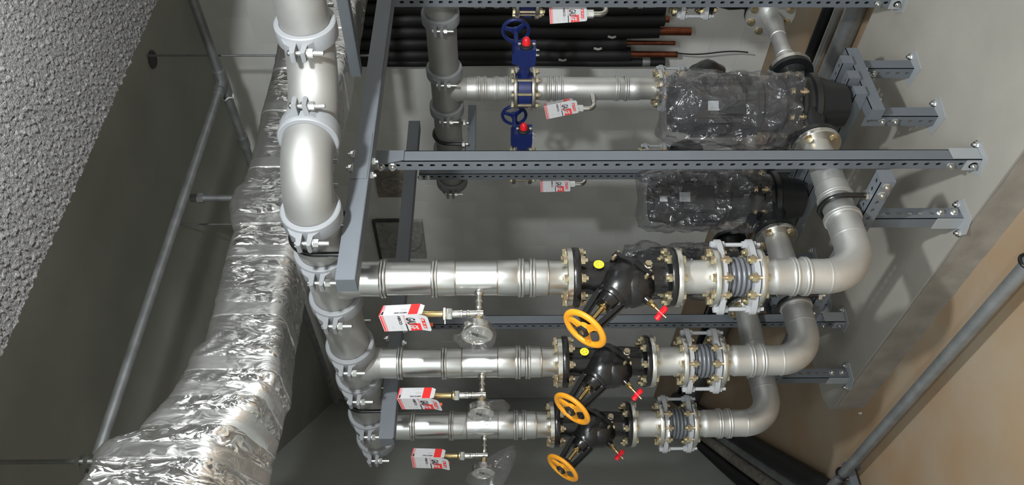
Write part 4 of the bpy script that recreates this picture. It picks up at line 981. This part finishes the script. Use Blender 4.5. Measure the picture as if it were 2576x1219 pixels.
shortpost(1.80, 2.17, -1.26, 'short bolted post carrying the near end of the elbow support beam')
shortpost(1.80, 3.36, -1.26, 'dark short post under the far end of the elbow support beam')
# pump rails on a low cross frame
for x, lab in ((2.255, 'slotted rail under the pumps, the one closest to the front post'), (2.345, 'slotted rail under the pumps, middle of the three'), (2.435, 'slotted rail under the pumps, the one closest to the wall')):
    t = thing('pump_rail', (x, 2.6, -1.40), lab, 'slotted angle', 'pump rails')
    b = MB(); z = -1.352
    slot_leg(b, (x, 1.985, z), 1.50, (0, 0, -1), (0, 1, 0), (1, 0, 0), .045, .0025, solid=True); slot_leg(b, (x, 1.985, z), 1.50, (1, 0, 0), (0, 1, 0), (0, 0, -1), .045, .0025)
    b.box((x+.0225, 1.9835, z-.0225), (.045, .003, .045)); b.build('angle', 'frame', t, smooth=False)
for y, lab in ((2.0, 'low grey cross bar joining the pump rail ends'), (3.40, 'low grey cross bar under the far pump rail ends')):
    t = thing('cross_bar', (2.35, y, -1.42), lab, 'slotted angle', 'pump rail cross bars')
    b = MB(); slot_leg(b, (2.19, y, -1.399), .36, (0, 1, 0), (1, 0, 0), (0, 0, -1), .05, .0025, solid=True); slot_leg(b, (2.19, y, -1.399), .36, (0, 0, -1), (1, 0, 0), (0, 1, 0), .05, .0025, solid=True)
    b.box((2.1885, y+.025, -1.424), (.003, .05, .05)); b.build('angle', 'frame', t, smooth=False)
    for x in (2.27, 2.45): inst(NUTM, 'bolt', t, (x, y+.025, -1.452), (0, 0, -1))
for x, y, lab in ((2.21, 2.055, 'short leg of the pump frame closer to the front post'), (2.49, 2.055, 'short leg of the pump frame closer to the wall'), (2.21, 3.35, 'hidden front leg of the pump frame far end'), (2.49, 3.35, 'hidden rear leg of the pump frame far end')):
    if y > 3: lab = 'short leg under the far pump frame end, ' + ('closer to the elbow pipes' if x < 2.3 else 'closer to the back wall')
    t = thing('pump_frame_leg', (x, y, ZP), lab, 'slotted angle', 'far pump frame legs' if y > 3 else 'near pump frame legs')
    b = MB(); L = -1.402-ZP; slot_leg(b, (x, y, ZP), L, (1, 0, 0), (0, 0, 1), (0, 1, 0), .05, .0025, solid=True); slot_leg(b, (x, y, ZP), L, (0, 1, 0), (0, 0, 1), (1, 0, 0), .05, .0025); b.build('angle', 'frame', t, smooth=False)
    MB().prism([(-.04, -.03), (.05, -.05), (.09, .0), (.06, .07), (-.02, .08)], (x, y, ZP-.0005), (1, 0, 0), (0, 1, 0), .004).build('foot_plate', 'frameplate', t, smooth=False)
    for z in (.16, .21): inst(NUTM, 'bolt', t, (x-.001, y+.026, ZP+z), (-1, 0, 0))
    inst(NUTM, 'bolt', t, (x+.06, y-.01, ZP+.004), (0, 0, 1))

# ------------------------------------------------------------------ wall fittings and black insulated pipes
tubes = [(2.838, .045, -1.02, 0, 0), (2.929, .045, -1.04, 0, 0), (3.020, .045, -1.05, -1.08, .02), (3.111, .045, -1.03, -1.235, .026), (3.202, .045, -.83, -1.15, .014), (3.293, .045, -.87, -1.18, .02), (3.369, .030, -1.11, 0, 0)]
tl = ['thickest black insulated pipe at the top edge, ending bare', 'black insulated pipe hidden behind the top riser', 'black insulated pipe with a short copper stub', 'black insulated pipe with the longest thick copper end', 'black insulated pipe with a thin bright copper end', 'black insulated pipe with a reddish copper end above the taped one', 'thin black insulated pipe with a grey tape band, lowest in the photo']
for (y, r, zb, zc, rc), lab in zip(tubes, tl):
    t = thing('insulated_pipe', (4.13, y, zb), lab, 'pipe', 'black insulated pipes on the back wall')
    xo = 4.18
    pts = [V((xo-r, y + .004*sin(i*.7), zb + (1.06-zb)*i/14)) for i in range(15)]
    MB().tube(pts, r, 20).build('insulation', 'rubber', t)
    if rc: MB().cyl((pts[0].x, y, zb+.03), (pts[0].x, y+.004, zc), rc, 18).build('copper_end', 'copper', t)
    if r == .03: MB().cyl((pts[0].x, y, zb+.10), (pts[0].x, y, zb+.15), r+.003, 20).build('tape_band', 'galv', t)
for y, z, lab in ((3.202, -.62, 'pale tape scrap on the black pipes right above the thin copper end'), (3.293, -.40, 'pale tape scrap on the black pipes farthest from the copper ends'), (3.111, -.70, 'pale tape scrap on the black pipe with the longest copper end')):
    tag(MB().tube([V((4.078, y, z)), V((4.072, y+.004, z-.03)), V((4.078, y, z-.05))], .008, 8).build('tape_scrap', 'seal', origin=(4.078, y, z)), lab, 'tape', 'tape scraps')
pts = [V((4.08, 3.24+.012*sin(i*.5), -1.15-.47*i/12)) for i in range(13)]
tag(MB().tube(pts, .0045, 8).build('black_cable', 'blackmatte', origin=pts[0]), 'thin black cable hanging straight below the copper pipe ends', 'cable')
pa = thing('sealed_wall_opening', (XW, 5.36, .83), 'square mortared wall opening with a dark gap above it', 'wall patch')
MB().box((XW-.012, 5.36, .83), (.03, .50, .40)).build('frame', 'seal', pa, smooth=False)
MB().box((XW-.02, 5.36, 1.035), (.03, .52, .025)).box((XW-.012, 5.108, .90), (.03, .012, .25)).build('dark_gap', 'sealdark', pa, smooth=False)
MB().lathe((XW-.03, 5.36, .80), (-1, 0, 0), [(0, .15), (.012, .145), (.02, .12), (.015, .10), (.03, .07), (.034, .01)], 32).build('mortar_plug', 'seal', pa)
pb = thing('sealed_wall_sleeve', (XW, 4.66, .83), 'brownish mortared round sleeve patch above the square wall opening', 'wall patch')
MB().box((XW-.006, 4.66, .83), (.02, .30, .26)).build('mortar_pad', 'brownseal', pb, smooth=False)
MB().lathe((XW-.014, 4.66, .83), (-1, 0, 0), [(0, .10), (.012, .098), (.02, .08), (.012, .06), (.016, .01)], 32).build('ring', 'brownseal', pb)

# ------------------------------------------------------------------ floor services
fp = thing('floor_conduit', (1.5, 2.5, -1.72), 'long grey conduit running along the floor before the plinth', 'pipe')
MB().cyl((1.50, .3, -1.72), (1.50, 4.6, -1.72), .0243, 24).build('pipe', 'galv', fp)
for y in (2.06, 3.85): pass
def conduit_clamp(y, label):
    t = thing('conduit_clamp', (1.5, y, ZF), label, 'pipe clamp', 'floor conduit clamps')
    MB().tube([V((1.5+.031*cos(a), y, -1.72+.031*sin(a))) for a in [pi*i/14 for i in range(-3, 18)]], .006, 10).build('bow', 'ubolt', t)
    MB().box((1.5, y+.02, -1.765), (.13, .045, .04)).box((1.545, y+.02, -1.805), (.03, .045, .03)).build('bracket', 'frame', t, smooth=False)
    for sg in (-1, 1): MB().hexn((1.5+.031*sg, y, -1.742), (1.5+.031*sg, y, -1.728), .009).build('nut', 'zinc', t)
conduit_clamp(3.80, 'U-bolt and angle bracket on the floor conduit near its far end'); conduit_clamp(2.03, 'U-bolt on the floor conduit at the right edge of the photo')
MB_ = MB().lathe((1.5, 4.03, -1.72), Y_, [(0, .0245), (.002, .029), (.03, .029), (.032, .0245)], 24, caps=False); MB_.build('coupling', 'galv', fp)
wallpar = V((-1.49, -2.15, 0)).normalized(); pn = V((wallpar.y, -wallpar.x, 0)) 
def floorrun(name, a, off, r, z, m, label, cat='pipe'):
    q = V((-.82, .57, 0)).normalized()
    p0 = V((3.6, 7.05, z)) + q*off; p1 = V((.6, 2.72, z)) + q*off
    n_ = 12; return tag(MB().tube([p0.lerp(p1, i/n_) + q*(.003*sin(i*1.3+off*9)) for i in range(n_+1)], r, 16).build(name, m, origin=(2.2, 5.0, z)), label, cat, 'pipes along the left wall')
floorrun('floor_pipe', 0, .03, .06, ZF+.06, 'rubber', 'black insulated pipe on the floor along the left wall, outermost of four')
floorrun('floor_pipe', 0, .135, .038, ZF+.04, 'galv', 'slim grey pipe on the floor by the left wall, next to the outermost black one')
floorrun('floor_pipe', 0, .225, .045, ZF+.047, 'brownseal', 'dusty brown pipe on the floor by the left wall')
floorrun('floor_pipe', 0, .33, .055, ZF+.055, 'rubber', 'black insulated pipe on the floor tight against the left wall')
# services on the floor behind the plinth
def yrun(name, x, y0, y1, r, z, m, label, cat='pipe', wob=0):
    P = [V((x + wob*sin(i*.9), y0+(y1-y0)*i/16, z)) for i in range(17)]
    return tag(MB().tube(P, r, 14).build(name, m, origin=(x, (y0+y1)/2, z)), label, cat)
yrun('floor_pipe', 3.28, .5, 7, .05, ZF+.05, 'galv', 'wide grey conduit on the floor behind the plinth')
yrun('floor_pipe', 3.52, .5, 7, .022, ZF+.022, 'elbow', 'thin pale conduit on the floor between plinth and wall', wob=.02)
yrun('floor_pipe', 3.60, .5, 7, .03, ZF+.03, 'blackmatte', 'black cable sleeve on the floor between plinth and wall')
yrun('floor_cable', 3.44, 1.0, 6, .006, ZF+.006, 'blackmatte', 'loose thin black cable curving over the floor behind the plinth', 'cable', .07)
yrun('floor_cable', 3.72, 1.0, 6, .006, ZF+.006, 'blackmatte', 'loose thin black cable close to the foot of the back wall', 'cable', .05)
q_ = V((XW, 5.95, .22)); tag(MB().cyl(q_, q_-V((.05, 0, 0)), .006, 8).hexn(q_-V((.03, 0, 0)), q_-V((.042, 0, 0)), .016).build('wall_anchor', 'zinc', origin=q_), 'small anchor bolt alone in the bare back wall', 'anchor bolt')
sc_ = MB().prism([(0, 0), (.02, .004), (.028, .0), (.03, .008), (.012, .012), (.002, .008)], (1.745, 3.62, ZF), (.5, .85, 0), (-.85, .5, 0), .004)
tag(sc_.build('paper_scrap', 'white', origin=(1.745, 3.62, ZF)), 'tiny white paper scrap on the floor near the rounded plinth end', 'scrap')
